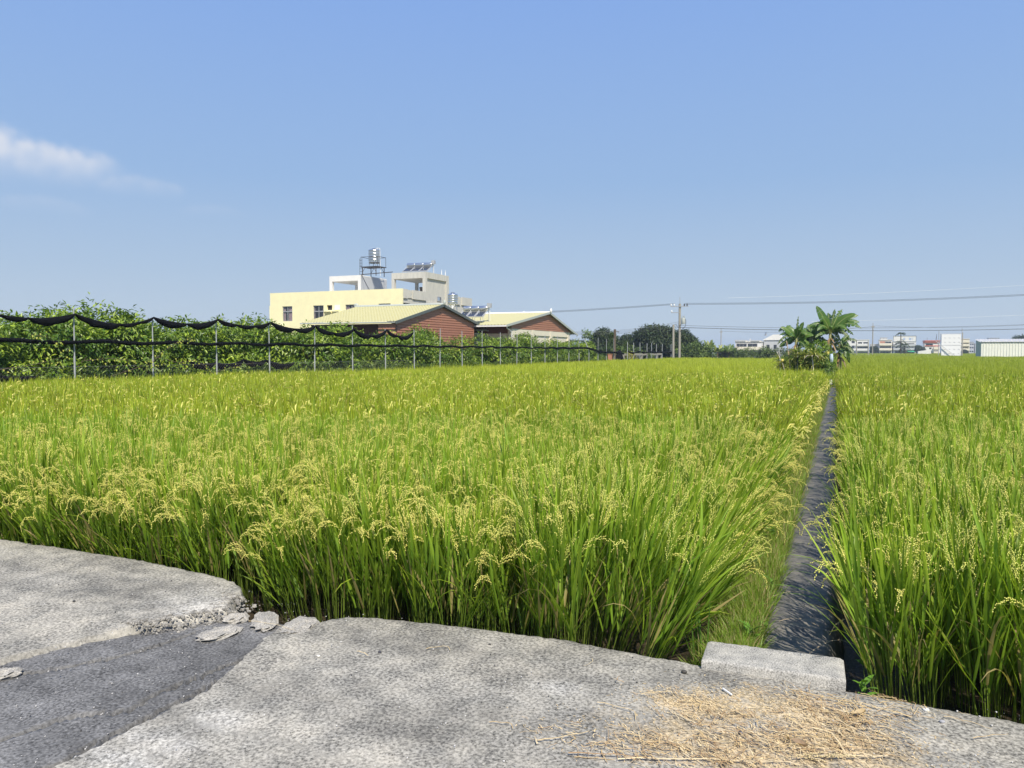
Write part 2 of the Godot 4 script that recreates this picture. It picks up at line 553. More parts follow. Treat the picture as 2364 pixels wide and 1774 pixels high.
func road() -> void:
	var white := Color(0.86, 0.87, 0.90)
	var tan := Color(0.92, 0.76, 0.52)
	var pale := Color(0.68, 0.67, 0.65)
	# left slab from x = -9 to its broken end, right slab onwards; both in shares of their width
	var xs := [0.0, 0.2, 0.4]
	xs += steps(0.5, 1.0, 0.0045)
	slab("concrete_road", "pale concrete road slab ending in a broken edge at the left of the picture", xs, [], LEFT_END, 0.035, M.road_concrete, 21,
		[[-3.5, -3.4, Vector2(0.30, 0.35), white, 0.35], [-4.2, -2.9, Vector2(0.8, 0.35), pale, 0.7], [-5.0, -3.6, Vector2(0.9, 0.12), pale, 0.5], [-3.32, -3.28, Vector2(0.16, 0.24), white, 0.8]], [], 0.07)
	xs = steps(0.0, 0.33, 0.002) + [0.36, 0.42, 0.6, 0.8, 1.0]
	slab("concrete_road", "grey concrete road slab with straw and dust, from the asphalt patch rightwards", xs, RIGHT_START, [], 0.0, M.road_concrete, 22,
		[[-1.14, -3.2, Vector2(0.16, 0.10), white, 0.6], [-2.29, -2.37, Vector2(0.16, 0.12), white, 0.7], [-2.38, -2.15, Vector2(0.22, 0.10), white, 0.6], [-2.36, -1.98, Vector2(0.3, 0.09), white, 0.75], [-1.5, -3.25, Vector2(0.35, 0.25), pale, 0.4],
		[-2.5, -3.0, Vector2(0.2, 0.5), pale, 0.7], [-2.3, -3.55, Vector2(0.25, 0.12), pale, 0.6], [-0.52, -3.26, Vector2(0.24, 0.16), tan, 0.7], [-0.2, -3.38, Vector2(0.36, 0.2), tan, 0.55], [0.05, -3.14, Vector2(0.3, 0.22), tan, 0.75], [-0.35, -2.95, Vector2(0.5, 0.24), tan, 0.6], [0.50, -3.32, Vector2(0.26, 0.12), pale, 0.9], [-1.7, -2.35, Vector2(0.6, 0.25), pale, 0.5], [-1.0, -2.6, Vector2(0.5, 0.3), pale, 0.35]], [])
	xs = steps(0.0, 1.0, 0.006)
	var cr := [[Vector2(-3.18, -3.1), Vector2(-3.22, -2.86), Vector2(-3.30, -2.66), Vector2(-3.42, -2.48), Vector2(-3.66, -2.27)], [Vector2(-2.68, -2.9), Vector2(-2.76, -2.5), Vector2(-2.74, -2.3), Vector2(-2.92, -2.16), Vector2(-3.0, -1.9)], [Vector2(-2.6, -2.7), Vector2(-2.62, -2.2), Vector2(-2.64, -1.7)]]
	var lf := []
	for p in LEFT_END:
		lf.append([p[0], p[1] - 0.10])
	var rt := []
	for p in RIGHT_START:
		rt.append([p[0], p[1] + 0.05])
	slab("asphalt_patch", "dark cracked asphalt strip between the two concrete slabs", xs, lf, rt, -0.016, M.asphalt, 23, [], cr)
	# broken chunks and rubble along the end of the left slab
	var nb := fnoise(31, 1.0, FastNoiseLite.TYPE_SIMPLEX, 3)
	var big := [[-3.03, -3.13, 0.12, 0.018, 0.075, "flat pale concrete chunk lying alone on the asphalt patch"], [-2.93, -3.37, 0.15, 0.022, 0.07, "pale concrete chunk at the road's edge beside the broken corner"], [-2.70, -3.38, 0.13, 0.026, 0.09, "pale concrete chunk at the road's edge against the right slab"], [-3.58, -2.32, 0.09, 0.022, 0.05, "small pale chunk sunk in the asphalt at the picture's left edge"], [-3.10, -3.33, 0.07, 0.03, 0.055, "white broken lump at the foot of the slab's broken corner"]]
	for c in big:
		var b := MB.new()
		b.ball(Vector3.ZERO, Vector3(c[2], c[3], c[4]), 22, nb, 0.42, 1.6)
		solo("concrete_chunk", c[5], "concrete chunk", b.mesh(false), M.broken_concrete, "broken pieces of the road's edge", "", Vector3(c[0], -0.006, c[1]), rng.randf() * 3.0)
	var rb := MB.new()
	for k in 600:
		var t := rng.randf()
		var z := lerpf(-3.62, -2.95, pow(t, 0.9))
		var x := curve_at(LEFT_END, z) + rng.randfn(-0.02, 0.055)
		var s := 0.003 + 0.011 * pow(rng.randf(), 3.0)
		var g := rng.randf_range(0.6, 1.0)
		rb.col = Color(g, g, g)
		rb.ball(Vector3(x, 0.014 - clampf((x - curve_at(LEFT_END, z)) * 0.5, -0.02, 0.03) , z), Vector3(s * 1.2, s * 0.8, s), 7, nb, 0.5, 2.5)
	solo("concrete_rubble", "white crumbled concrete along the broken end of the left slab", "rubble", rb.mesh(false), M.broken_concrete, "", "stuff")
	# loose grit on all of the road
	var gm := MB.new()
	gm.ball(Vector3.ZERO, Vector3.ONE, 7, nb, 0.4, 2.0)
	var mm := MultiMesh.new()
	mm.transform_format = MultiMesh.TRANSFORM_3D
	mm.use_colors = true
	mm.mesh = gm.mesh(false)
	mm.instance_count = 6000
	for k in 6000:
		var x := rng.randf_range(-6.0, 1.2)
		var z := rng.randf_range(-3.7, -1.6)
		var s := 0.0011 + 0.0036 * pow(rng.randf(), 6.0)
		var y := 0.004 if x > -2.6 else (-0.012 if x > -3.25 else 0.039)
		mm.set_instance_transform(k, Transform3D(Basis(Vector3.UP, rng.randf() * 6.0).scaled(Vector3(s, s * 0.7, s * 1.2)), Vector3(x, y, z)))
		var g := 0.06 if rng.randf() < 0.25 else rng.randf_range(0.35, 0.6)
		mm.set_instance_color(k, Color(g, g * 0.97, g * 0.92))
	var mi := MultiMeshInstance3D.new()
	mi.name = "road_grit"
	mi.multimesh = mm
	mi.material_override = M.plain
	add_child(mi)
	tag(mi, "loose grit scattered over the concrete and asphalt", "grit", "", "stuff")
	# the curb block bridging to the field path
	var cb := MB.new()
	var nx := 40
	var nz := 18
	var prof := [Vector2(-0.14, -0.14), Vector2(-0.135, -0.012), Vector2(-0.122, 0.0)]
	for i in nz + 1:
		prof.append(Vector2(lerpf(-0.115, 0.115, float(i) / nz), 0.0))
	prof += [Vector2(0.122, 0.0), Vector2(0.135, -0.012), Vector2(0.14, -0.14)]
	for i in nx + 1:
		var x := lerpf(-0.315, 0.315, float(i) / nx)
		for p in prof:
			var ed := 0.008 if i == 0 or i == nx else 0.0
			cb.p(Vector3(x - signf(x) * (0.006 if p.y < -0.1 else 0.0), p.y - ed + 0.002 * nb.get_noise_2d(x * 40, p.x * 40), p.x + 0.003 * nb.get_noise_2d(x * 20, p.x * 9 + 7)))
	var w := prof.size()
	for i in nx:
		for k in w - 1:
			var a := i * w + k
			cb.f(a, a + 1, a + w + 1)
			cb.f(a, a + w + 1, a + w)
	for e in 2:
		var st := cb.v.size()
		for k in w:
			cb.p(cb.v[e * nx * w + k])
		for k in range(1, w - 1):
			if e == 0:
				cb.f(st, st + k + 1, st + k)
			else:
				cb.f(st, st + k, st + k + 1)
	solo("curb_block", "pale concrete block laid at the road's edge in front of the black field path", "concrete block", cb.mesh(true), M.curb_concrete, "", "", Vector3(-0.265, 0.042, -3.80), 0.035)

func field_path() -> void:
	var b := MB.new()
	var n := fnoise(61, 1.0, FastNoiseLite.TYPE_SIMPLEX_SMOOTH, 3)
	var xs := [-0.48, -0.43, -0.40, -0.375, -0.355, -0.33, -0.30, -0.27, -0.24, -0.21, -0.18, -0.15, -0.12, -0.09, -0.06, -0.035, -0.01, 0.015, 0.045, 0.08]
	var hs := [-0.30, -0.17, -0.09, -0.035, -0.012, -0.003, 0, 0, 0.002, 0.003, 0.003, 0.002, 0, 0, -0.002, -0.008, -0.02, -0.06, -0.15, -0.30]
	var zs := []
	var z := -3.86
	while z > -64.0:
		zs.append(z)
		z -= 0.02 + 0.02 * maxf(0.0, -z - 5.0) * 0.4
	for q in zs:
		var wob := 0.025 * n.get_noise_1d(q * 0.5)
		# ridges where the film is folded across the path
		var fold := 0.045 * maxf(0.0, n.get_noise_1d(q * 2.2 + 50) - 0.15) + 0.011 * n.get_noise_1d(q * 9.0)
		for i in xs.size():
			var x: float = xs[i] + wob + 0.012 * n.get_noise_2d(xs[i] * 3, q * 4)
			var dust := clampf(0.5 + 1.6 * n.get_noise_2d(x * 6 + 9, q * 5), 0, 1)
			b.col = Color(0.55, 0.55, 0.55).lerp(Color(1.0, 0.94, 0.84), dust * 0.8)
			b.p(Vector3(x, -0.10 + hs[i] + fold + 0.010 * n.get_noise_2d(x * 14 + 30, q * 16), q))
	var w := xs.size()
	for r in zs.size() - 1:
		for i in w - 1:
			var a := r * w + i
			b.f(a, a + 1, a + w + 1)
			b.f(a, a + w + 1, a + w)
	setting("path", "narrow field path covered with dusty black plastic film, between the two rice fields", "path", b.mesh(true), M.film)
	var g := MB.new()
	for k in 60:
		var q := -3.7 - 60.0 * pow(k / 59.0, 2.0)
		for i in 6:
			var x: float = [-1.0, -0.84, -0.7, -0.55, -0.45, -0.38][i]
			var y: float = [-0.40, -0.345, -0.27, -0.2, -0.16, -0.16][i]
			g.p(Vector3(x, y + 0.02 * n.get_noise_2d(x * 9, q * 5), q))
	for k in 59:
		for i in 5:
			var a := k * 6 + i
			g.f(a, a + 1, a + 7)
			g.f(a, a + 7, a + 6)
	setting("path_bank", "bare muddy bank between the left rice field and the film-covered path", "bank", g.mesh(true), M.mud)

# ---------------------------------------------------------------- rice
func ribbon(b: MB, base: Vector3, dir: Vector3, lng: float, wid: float, droop: float, segs: int, fold: float, c0: Color, c1: Color, twist := 0.0) -> void:
	var side := dir.cross(Vector3.UP)
	if side.length() < 0.05:
		side = Vector3(1, 0, 0)
	side = side.normalized().rotated(dir.normalized(), twist)
	var p := base
	var d := dir.normalized()
	var st := lng / segs
	var prev := -1
	for k in segs + 1:
		var t := float(k) / segs
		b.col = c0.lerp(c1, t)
		var w := wid * 0.5 * (0.55 + 1.6 * t if t < 0.28 else 1.0 - pow((t - 0.28) / 0.72, 1.7))
		if k == segs:
			var i := b.p(p)
			if fold > 0.0:
				b.f(prev, prev + 1, i)
				b.f(prev + 1, prev + 2, i)
			else:
				b.f(prev, prev + 1, i)
			break
		var up := side.cross(d)
		var i0 := b.p(p - side * w)
		if fold > 0.0:
			b.p(p - up * w * fold)
		b.p(p + side * w)
		if prev >= 0:
			if fold > 0.0:
				b.f(prev, prev + 1, i0 + 1)
				b.f(prev, i0 + 1, i0)
				b.f(prev + 1, prev + 2, i0 + 2)
				b.f(prev + 1, i0 + 2, i0 + 1)
			else:
				b.f(prev, prev + 1, i0 + 1)
				b.f(prev, i0 + 1, i0)
		prev = i0
		p += d * st
		d = (d + Vector3.DOWN * droop * st * (0.4 + 1.4 * t)).normalized()
		side = (side - d * side.dot(d)).normalized()

func rice_grain(b: MB, o: Vector3, d: Vector3, l: float, w: float) -> void:
	var s := d.cross(Vector3(0.3, 0.2, 0.9)).normalized()
	var u := s.cross(d)
	var i := b.p(o)
	var m := o + d * l * 0.45
	b.p(m + s * w)
	b.p(m + u * w)
	b.p(m - s * w)
	b.p(m - u * w)
	b.p(o + d * l)
	for k in 4:
		b.f(i, i + 1 + (k + 1) % 4, i + 1 + k)
		b.f(i + 5, i + 1 + k, i + 1 + (k + 1) % 4)

func panicle(b: MB, base: Vector3, dir: Vector3, lng: float, bend: float, green: float, detail: int) -> void:
	var p := base
	var d := dir.normalized()
	var n := 11
	var st := lng / n
	var ripe := (0.8 if detail == 0 else 1.0) * Color(0.95, 0.86, 0.23).lerp(Color(0.64, 0.72, 0.15), green)
	var axis_col := Color(0.28, 0.36, 0.07)
	var pts := PackedVector3Array()
	var ds := PackedVector3Array()
	for k in n + 1:
		pts.append(p)
		ds.append(d)
		p += d * st
		d = (d + Vector3.DOWN * bend * st * (0.35 + 1.3 * k / n)).normalized()
	if detail == 0: # far away: three narrow tapering strips
		for q in 3:
			var prev := -1
			for k in range(2, n + 1, 3):
				var s := ds[k].cross(Vector3.UP).normalized().rotated(ds[k], q * 1.05 + 0.3)
				var w := 0.0075 * (0.5 if k < 4 else 1.0) * (0.6 if k > 9 else 1.0)
				b.col = ripe * (0.85 + 0.3 * fposmod(k * 0.37 + q * 0.61, 1.0))
				var i0 := b.p(pts[k] - s * w + Vector3.DOWN * 0.01 * q)
				b.p(pts[k] + s * w * 0.8)
				if prev >= 0:
					b.f(prev, prev + 1, i0 + 1)
					b.f(prev, i0 + 1, i0)
				prev = i0
		return
	b.col = axis_col
	b.tube(PackedVector3Array([pts[0], pts[3], pts[6], pts[n]]), PackedFloat32Array([0.0013, 0.001, 0.0008, 0.0005]), 3, false)
	for k in range(2, n + 1):
		var q := k - 2
		var bl := lerpf(0.085, 0.02, float(q) / (n - 2)) * rng.randf_range(0.8, 1.15)
		if k == n:
			bl = 0.03
		var s := ds[k].cross(Vector3(0.1, 1, 0.05)).normalized().rotated(ds[k], k * 2.4 + rng.randf())
		var bd := (ds[k] * 1.0 + s * (0.20 if k < n else 0.05)).normalized()
		var bp := pts[k]
		var m := maxi(3, int(bl / 0.0078))
		for j in m:
			bp += bd * (bl / m)
			bd = (bd + Vector3.DOWN * bend * 0.8 * (bl / m)).normalized()
			var gs := bd.cross(Vector3(0.2, 0.4, 0.9)).normalized().rotated(bd, j * 2.2 + k)
			var sh := rng.randf_range(0.82, 1.18)
			b.col = (ripe * sh).lerp(Color(0.42, 0.46, 0.12), 0.35 * rng.randf())
			b.col.a = 1.0
			rice_grain(b, bp, (bd * 1.0 + gs * 0.42).normalized(), 0.0115, 0.0031)

# one hill of rice: [leaves, panicles]
func rice_hill(tillers: int, detail: int, bend: float, green: float, spread := 1.0, tall := 1.0, share := 0.55) -> Array:
	var lf := MB.new()
	var pn := MB.new()
	var each := []
	for t in tillers:
		var az := rng.randf() * TAU
		var lean := rng.randf_range(0.02, 0.17) * spread
		var out := Vector3(cos(az), 0, sin(az))
		var base := out * rng.randf_range(0.005, 0.075) * spread
		var d := (Vector3.UP + out * lean).normalized()
		var top := rng.randf_range(0.70, 0.84) * tall
		var g := rng.randf_range(0.72, 1.25)
		var yel := rng.randf()
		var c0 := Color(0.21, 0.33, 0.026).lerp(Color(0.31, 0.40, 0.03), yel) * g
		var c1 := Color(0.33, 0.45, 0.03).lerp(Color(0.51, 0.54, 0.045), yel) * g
		if detail == 2:
			c0 = Color(c0.r * 0.74, c0.g * 0.90, c0.b)
			c1 = Color(c1.r * 0.78, c1.g * 0.92, c1.b)
		var segs := 6 if detail == 2 else (3 if detail == 1 else 2)
		var fold := 0.35 if detail == 2 else 0.0
		var wk := 1.0 if detail == 2 else (1.25 if detail == 1 else 2.0)
		# stem
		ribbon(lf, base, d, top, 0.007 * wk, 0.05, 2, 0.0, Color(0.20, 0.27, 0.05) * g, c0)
		var leaves := (3 + t % 2) if detail > 0 else 2
		for k in leaves:
			var h: float = top * [0.86, 0.62, 0.36, 0.9][k] * rng.randf_range(0.9, 1.08)
			var a2 := az + rng.randf_range(-1.4, 1.4)
			var o2 := Vector3(cos(a2), 0, sin(a2))
			var tilt: float = [0.16, 0.30, 0.42, 0.34][k] * rng.randf_range(0.4, 1.5) * (0.7 + 0.3 * spread)
			var l: float = [0.34, 0.45, 0.46, 0.30][k] * rng.randf_range(0.75, 1.2) * tall
			var dr := rng.randf_range(0.3, 2.2) if rng.randf() < 0.8 else rng.randf_range(2.5, 5.0)
			var cc0 := c0
			var cc1 := c1
			if k == 2 and rng.randf() < 0.22: # a dying lower leaf
				cc0 = Color(0.36, 0.31, 0.10)
				cc1 = Color(0.46, 0.38, 0.17)
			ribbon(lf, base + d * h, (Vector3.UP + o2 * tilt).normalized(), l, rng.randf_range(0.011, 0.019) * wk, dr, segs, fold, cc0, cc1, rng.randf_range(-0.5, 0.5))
		if rng.randf() < share:
			var pd := (d + out * rng.randf_range(0.02, 0.3)).normalized()
			var one := MB.new()
			panicle(one, base + d * top * 0.93, pd, rng.randf_range(0.23, 0.31), bend * rng.randf_range(0.7, 1.3), clampf(green + rng.randf_range(-0.25, 0.25), 0, 1), 1 if detail == 2 else 0)
			pn.add(one)
			each.append(one)
	return [lf, pn, each]

func both(h: Array) -> ArrayMesh:
	var m: ArrayMesh = h[0].mesh(true)
	m.surface_set_material(0, M.rice)
	if h[1].v.size():
		h[1].mesh(true, m)
		m.surface_set_material(1, M.grain)
	return m

# a square of canopy seen from afar
func rice_patch(size: float, n: int, wide: float, heads: int) -> ArrayMesh:
	var lf := MB.new()
	var pn := MB.new()
	for k in n:
		var o := Vector3(rng.randf_range(-0.5, 0.5) * size, rng.randf_range(0.15, 0.45), rng.randf_range(-0.5, 0.5) * size)
		var az := rng.randf() * TAU
		var g := rng.randf_range(0.8, 1.2)
		var yel := rng.randf()
		var c0 := Color(0.24, 0.35, 0.026).lerp(Color(0.33, 0.40, 0.03), yel) * g
		var c1 := Color(0.38, 0.47, 0.03).lerp(Color(0.54, 0.56, 0.055), yel) * g
		ribbon(lf, o, (Vector3.UP + Vector3(cos(az), 0, sin(az)) * rng.randf_range(0.1, 0.5)).normalized(), rng.randf_range(0.45, 0.72), wide * rng.randf_range(0.7, 1.2), rng.randf_range(0.3, 2.5), 2, 0.0, c0, c1, rng.randf_range(-0.6, 0.6))
	for k in heads:
		var o := Vector3(rng.randf_range(-0.5, 0.5) * size, rng.randf_range(0.60, 0.78), rng.randf_range(-0.5, 0.5) * size)
		var az := rng.randf() * TAU
		pn.col = Color(0.52, 0.50, 0.08) * rng.randf_range(0.8, 1.15)
		ribbon(pn, o, (Vector3.UP * 0.5 + Vector3(cos(az), 0, sin(az))).normalized(), 0.17, wide * 0.75, 8.0, 2, 0.0, pn.col, pn.col)
	return both([lf, pn])

func rice() -> void:
	var near_droop := []
	var near_erect := []
	var near_mix := []
	for k in 5:
		near_droop.append(rice_hill(15, 2, 13.0, 0.05, 1.15, 1.0, 0.68))
	for k in 5:
		near_mix.append(rice_hill(16, 2, 10.0, 0.25, 1.0, 1.02, 0.46))
	for k in 5:
		near_erect.append(rice_hill(16, 2, 2.5, 0.65, 0.95, 1.02, 0.38))
	var near_low := []
	for k in 4:
		near_low.append(rice_hill(15, 2, 11.0, 0.05, 1.4, 0.84, 0.75))
	var mids := []
	for k in 6:
		mids.append(both(rice_hill(17, 1, 12.0, 0.3, 1.1, 1.0, 0.55)))
	var fars := []
	for k in 4:
		fars.append(rice_patch(0.62, 90, 0.022, 30))
	var distant := []
	for k in 3:
		distant.append(rice_patch(1.5, 230, 0.045, 60))
	var farthest := []
	for k in 3:
		farthest.append(rice_patch(5.0, 560, 0.13, 120))
	var singles := []
	var tn := fnoise(71, 0.12, FastNoiseLite.TYPE_SIMPLEX_SMOOTH, 3)
	for side in 2:
		var near_list := []
		var sets := {} # mesh -> [[transform, colour], ...]
		var bands := [[0.0, 10.0, 0.18, 0.175], [10.0, 30.0, 0.235, 0.22], [30.0, 75.0, 0.5, 0.5], [75.0, 170.0, 1.25, 1.25], [170.0, 440.0, 4.2, 4.2]]
		for bi in bands.size():
			var bd: Array = bands[bi]
			var zmin: float = -445.0 if side == 1 else -107.0
			var z: float = -4.06
			while z > maxf(zmin, -bd[1] * 1.05 - 1.0):
				var xa: float = (0.25 if z > -5.0 else 0.31) if side == 1 else -0.98
				var x := xa
				var row := 0
				while absf(x) < minf(bd[1] * 1.05, 21.0 if side == 0 else 300.0):
					var jx: float = x + (rng.randf() - 0.5) * bd[2] * 0.55 * (0.4 if row == 0 else 1.0)
					var jz: float = z + (rng.randf() - 0.5) * bd[3] * 0.8
					if bi < 2 and side == 0 and jx < -3.3 and jz > -4.2:
						jz = -4.2 - rng.randf() * 0.1
					var s := seen_from(jx, jz)
					var ok: bool = s.y > 1.5 and absf(s.x) < 0.92 * s.y + 2.5 and s.y >= bd[0] and s.y < bd[1]
					if side == 0 and jx > -6.5 and jz < -39.0 and jz > -46.5 and (jx > -4.6):
						ok = false # the banana clump stands here
					if side == 0 and jz < -46.5 and jx > -1.4:
						ok = false
					if side == 1 and s.y > 110 and s.y < 112.5:
						ok = false # a narrow dike across
					if ok:
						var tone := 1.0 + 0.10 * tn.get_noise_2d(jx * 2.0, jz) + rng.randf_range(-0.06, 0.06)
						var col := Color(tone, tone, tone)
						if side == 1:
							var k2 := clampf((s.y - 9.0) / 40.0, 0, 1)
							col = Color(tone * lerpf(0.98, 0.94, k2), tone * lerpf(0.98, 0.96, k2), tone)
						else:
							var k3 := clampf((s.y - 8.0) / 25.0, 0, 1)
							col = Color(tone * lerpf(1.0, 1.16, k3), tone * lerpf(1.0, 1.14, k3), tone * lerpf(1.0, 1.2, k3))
						if bi >= 3 and side == 1:
							col *= 1.0
							col.a = 1.0
						var b := Basis(Vector3.UP, rng.randf() * TAU)
						var sc := rng.randf_range(0.92, 1.09)
						b = b.scaled(Vector3(sc, sc * rng.randf_range(0.93, 1.05), sc))
						if bi < 3:
							var lean := Vector3.ZERO
							if side == 0:
								lean.x += clampf(1.0 - (-0.98 - jx) / 0.55, 0, 1) * 0.42
							else:
								lean.x -= clampf(1.0 - (jx - 0.31) / 0.35, 0, 1) * 0.06
							lean.z += clampf(1.0 - (-4.06 - jz) / 0.4, 0, 1) * 0.14
							lean += Vector3(rng.randfn(0, 0.05), 0, rng.randfn(0, 0.05))
							if lean.length() > 0.001:
								b = Basis(Vector3(lean.z, 0, -lean.x).normalized(), lean.length()) * b
						var tf := Transform3D(b, Vector3(jx, PADDY, jz))
						if bi == 0:
							var pool: Array = near_mix
							var u := rng.randf()
							if side == 0 and jx < -2.0 or side == 0 and jx > -1.2 and jz < -5.0:
								pool = near_droop if u < 0.75 else near_mix
							elif side == 0 and jz > -5.6:
								pool = near_erect if u < 0.62 else near_mix
							elif side == 1 and jz > -5.4:
								pool = near_erect if u < 0.4 else near_mix
							elif u < 0.32:
								pool = near_droop
							elif u > 0.75:
								pool = near_erect
							if side == 0 and ((jx < -1.6 and jz > -4.75 and u < 0.6) or (jx > -1.35 and jz < -4.6 and u < 0.35)):
								pool = near_low
							if side == 1 and (jx < 0.6 or jz > -4.0) and u < 0.25:
								pool = near_low
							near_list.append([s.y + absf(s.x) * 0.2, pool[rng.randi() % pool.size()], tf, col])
						else:
							var pool2: Array = [[], mids, fars, distant, farthest][bi]
							var ms: ArrayMesh = pool2[rng.randi() % pool2.size()]
							if not sets.has(ms):
								sets[ms] = []
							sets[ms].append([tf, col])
					x += bd[2] if side == 1 else -bd[2]
					row += 1
				z -= bd[3]
		near_list.sort_custom(func(a, c): return a[0] < c[0])
		for k in near_list.size():
			var it: Array = near_list[k]
			if k < (170 if side == 0 else 125):
				singles.append([side, it[1], it[2]])
			else:
				var h: Array = it[1]
				if h.size() < 4:
					h.append(both(h))
				if not sets.has(h[3]):
					sets[h[3]] = []
				sets[h[3]].append([it[2], it[3]])
		var field := thing("rice_field", ["bright yellow-green rice crop filling the field left of the black path", "rice crop, greener towards the village, filling the field right of the black path"][side], "rice")
		field.set_meta("kind", "stuff")
		for ms in sets:
			var list: Array = sets[ms]
			var mm := MultiMesh.new()
			mm.transform_format = MultiMesh.TRANSFORM_3D
			mm.use_colors = true
			mm.mesh = ms
			mm.instance_count = list.size()
			for k in list.size():
				mm.set_instance_transform(k, list[k][0])
				mm.set_instance_color(k, list[k][1])
			var mi := MultiMeshInstance3D.new()
			mi.name = "rice_stalks"
			mi.multimesh = mm
			field.add_child(mi, true)
			mi.set_meta("kind", "stuff")
	# the plants nearest to the road, each by itself
	var built := {}
	for it in singles:
		var h: Array = it[1]
		if h.size() < 4:
			h.append(both(h))
		if h.size() < 5:
			var ears := []
			for q in h[2]:
				ears.append(q.mesh(true))
			h.append([h[0].mesh(true), ears])
		var side: int = it[0]
		var o := thing("rice_plant", ["clump of rice in the rows nearest the road, left of the path", "clump of rice in the rows nearest the road, right of the path"][side], "rice plant", Vector3.ZERO, ["front rice plants of the left field", "front rice plants of the right field"][side])
		o.transform = it[2]
		obj("leaves", h[4][0], M.rice, o)
		for q in h[4][1]:
			obj("panicle", q, M.grain, o)

func strip_grass() -> void:
	var root := thing("verge_grass", "fine green grass on the bank between the left rice and the film path", "grass")
	root.set_meta("kind", "stuff")
	for q in 4:
		var b := MB.new()
		for k in 26:
			var az := rng.randf() * TAU
			var o := Vector3(rng.randf_range(-0.05, 0.05), 0, rng.randf_range(-0.05, 0.05))
			var g := rng.randf_range(0.8, 1.25)
			var c0 := Color(0.14, 0.26, 0.03) * g
			var c1 := Color(0.28, 0.41, 0.05) * g
			if rng.randf() < 0.2:
				c0 = Color(0.42, 0.34, 0.16)
				c1 = c0
			ribbon(b, o, (Vector3.UP + Vector3(cos(az), 0, sin(az)) * rng.randf_range(0.1, 0.9)).normalized(), rng.randf_range(0.05, 0.2), rng.randf_range(0.003, 0.0055), rng.randf_range(1.0, 8.0), 3, 0.0, c0, c1, rng.randf_range(-1, 1))
		var mm := MultiMesh.new()
		mm.transform_format = MultiMesh.TRANSFORM_3D
		mm.mesh = b.mesh(true)
		var list := []
		for k in 1250:
			var z := -4.0 - 36.0 * pow(rng.randf(), 1.7)
			var x := -0.38 - absf(rng.randfn(0.05, 0.15))
			if z > -5.2:
				x = -0.42 - absf(rng.randfn(0.02, 0.10))
			if x < -0.85:
				continue
			var y := -0.16 if x > -0.45 else lerpf(-0.16, -0.37, (-0.45 - x) / 0.45)
			var sc := rng.randf_range(0.6, 1.25)
			list.append(Transform3D(Basis(Vector3.UP, rng.randf() * TAU).scaled(Vector3(sc, sc, sc)), Vector3(x, y, z)))
		mm.instance_count = list.size()
		for k in list.size():
			mm.set_instance_transform(k, list[k])
		var mi := MultiMeshInstance3D.new()
		mi.name = "grass_tufts"
		mi.multimesh = mm
		mi.material_override = M.grass if M.has("grass") else M.rice
		root.add_child(mi, true)
		mi.set_meta("kind", "stuff")

# ---------------------------------------------------------------- buildings
func bx(a: Vector3, b: Vector3) -> Mesh:
	var m := MB.new()
	m.span(a, b)
	return m.mesh()

# a wall in the x (or z) direction with openings: span u0..u1, heights y0..y1, thickness d behind its face at w; holes as [u0, y0, u1, y1]
func holed_wall(m: MB, along_x: bool, w: float, d: float, u0: float, u1: float, y0: float, y1: float, holes: Array) -> void:
	var us := [u0, u1]
	var ys := [y0, y1]
	for h in holes:
		us += [h[0], h[2]]
		ys += [h[1], h[3]]
	us.sort()
	ys.sort()
	for i in us.size() - 1:
		for j in ys.size() - 1:
			if us[i + 1] - us[i] < 0.001 or ys[j + 1] - ys[j] < 0.001:
				continue
			var cu: float = (us[i] + us[i + 1]) * 0.5
			var cy: float = (ys[j] + ys[j + 1]) * 0.5
			var open := false
			for h in holes:
				if cu > h[0] and cu < h[2] and cy > h[1] and cy < h[3]:
					open = true
			if open:
				continue
			if along_x:
				m.span(Vector3(us[i], ys[j], w - d), Vector3(us[i + 1], ys[j + 1], w))
			else:
				m.span(Vector3(w - d, ys[j], us[i]), Vector3(w, ys[j + 1], us[i + 1]))

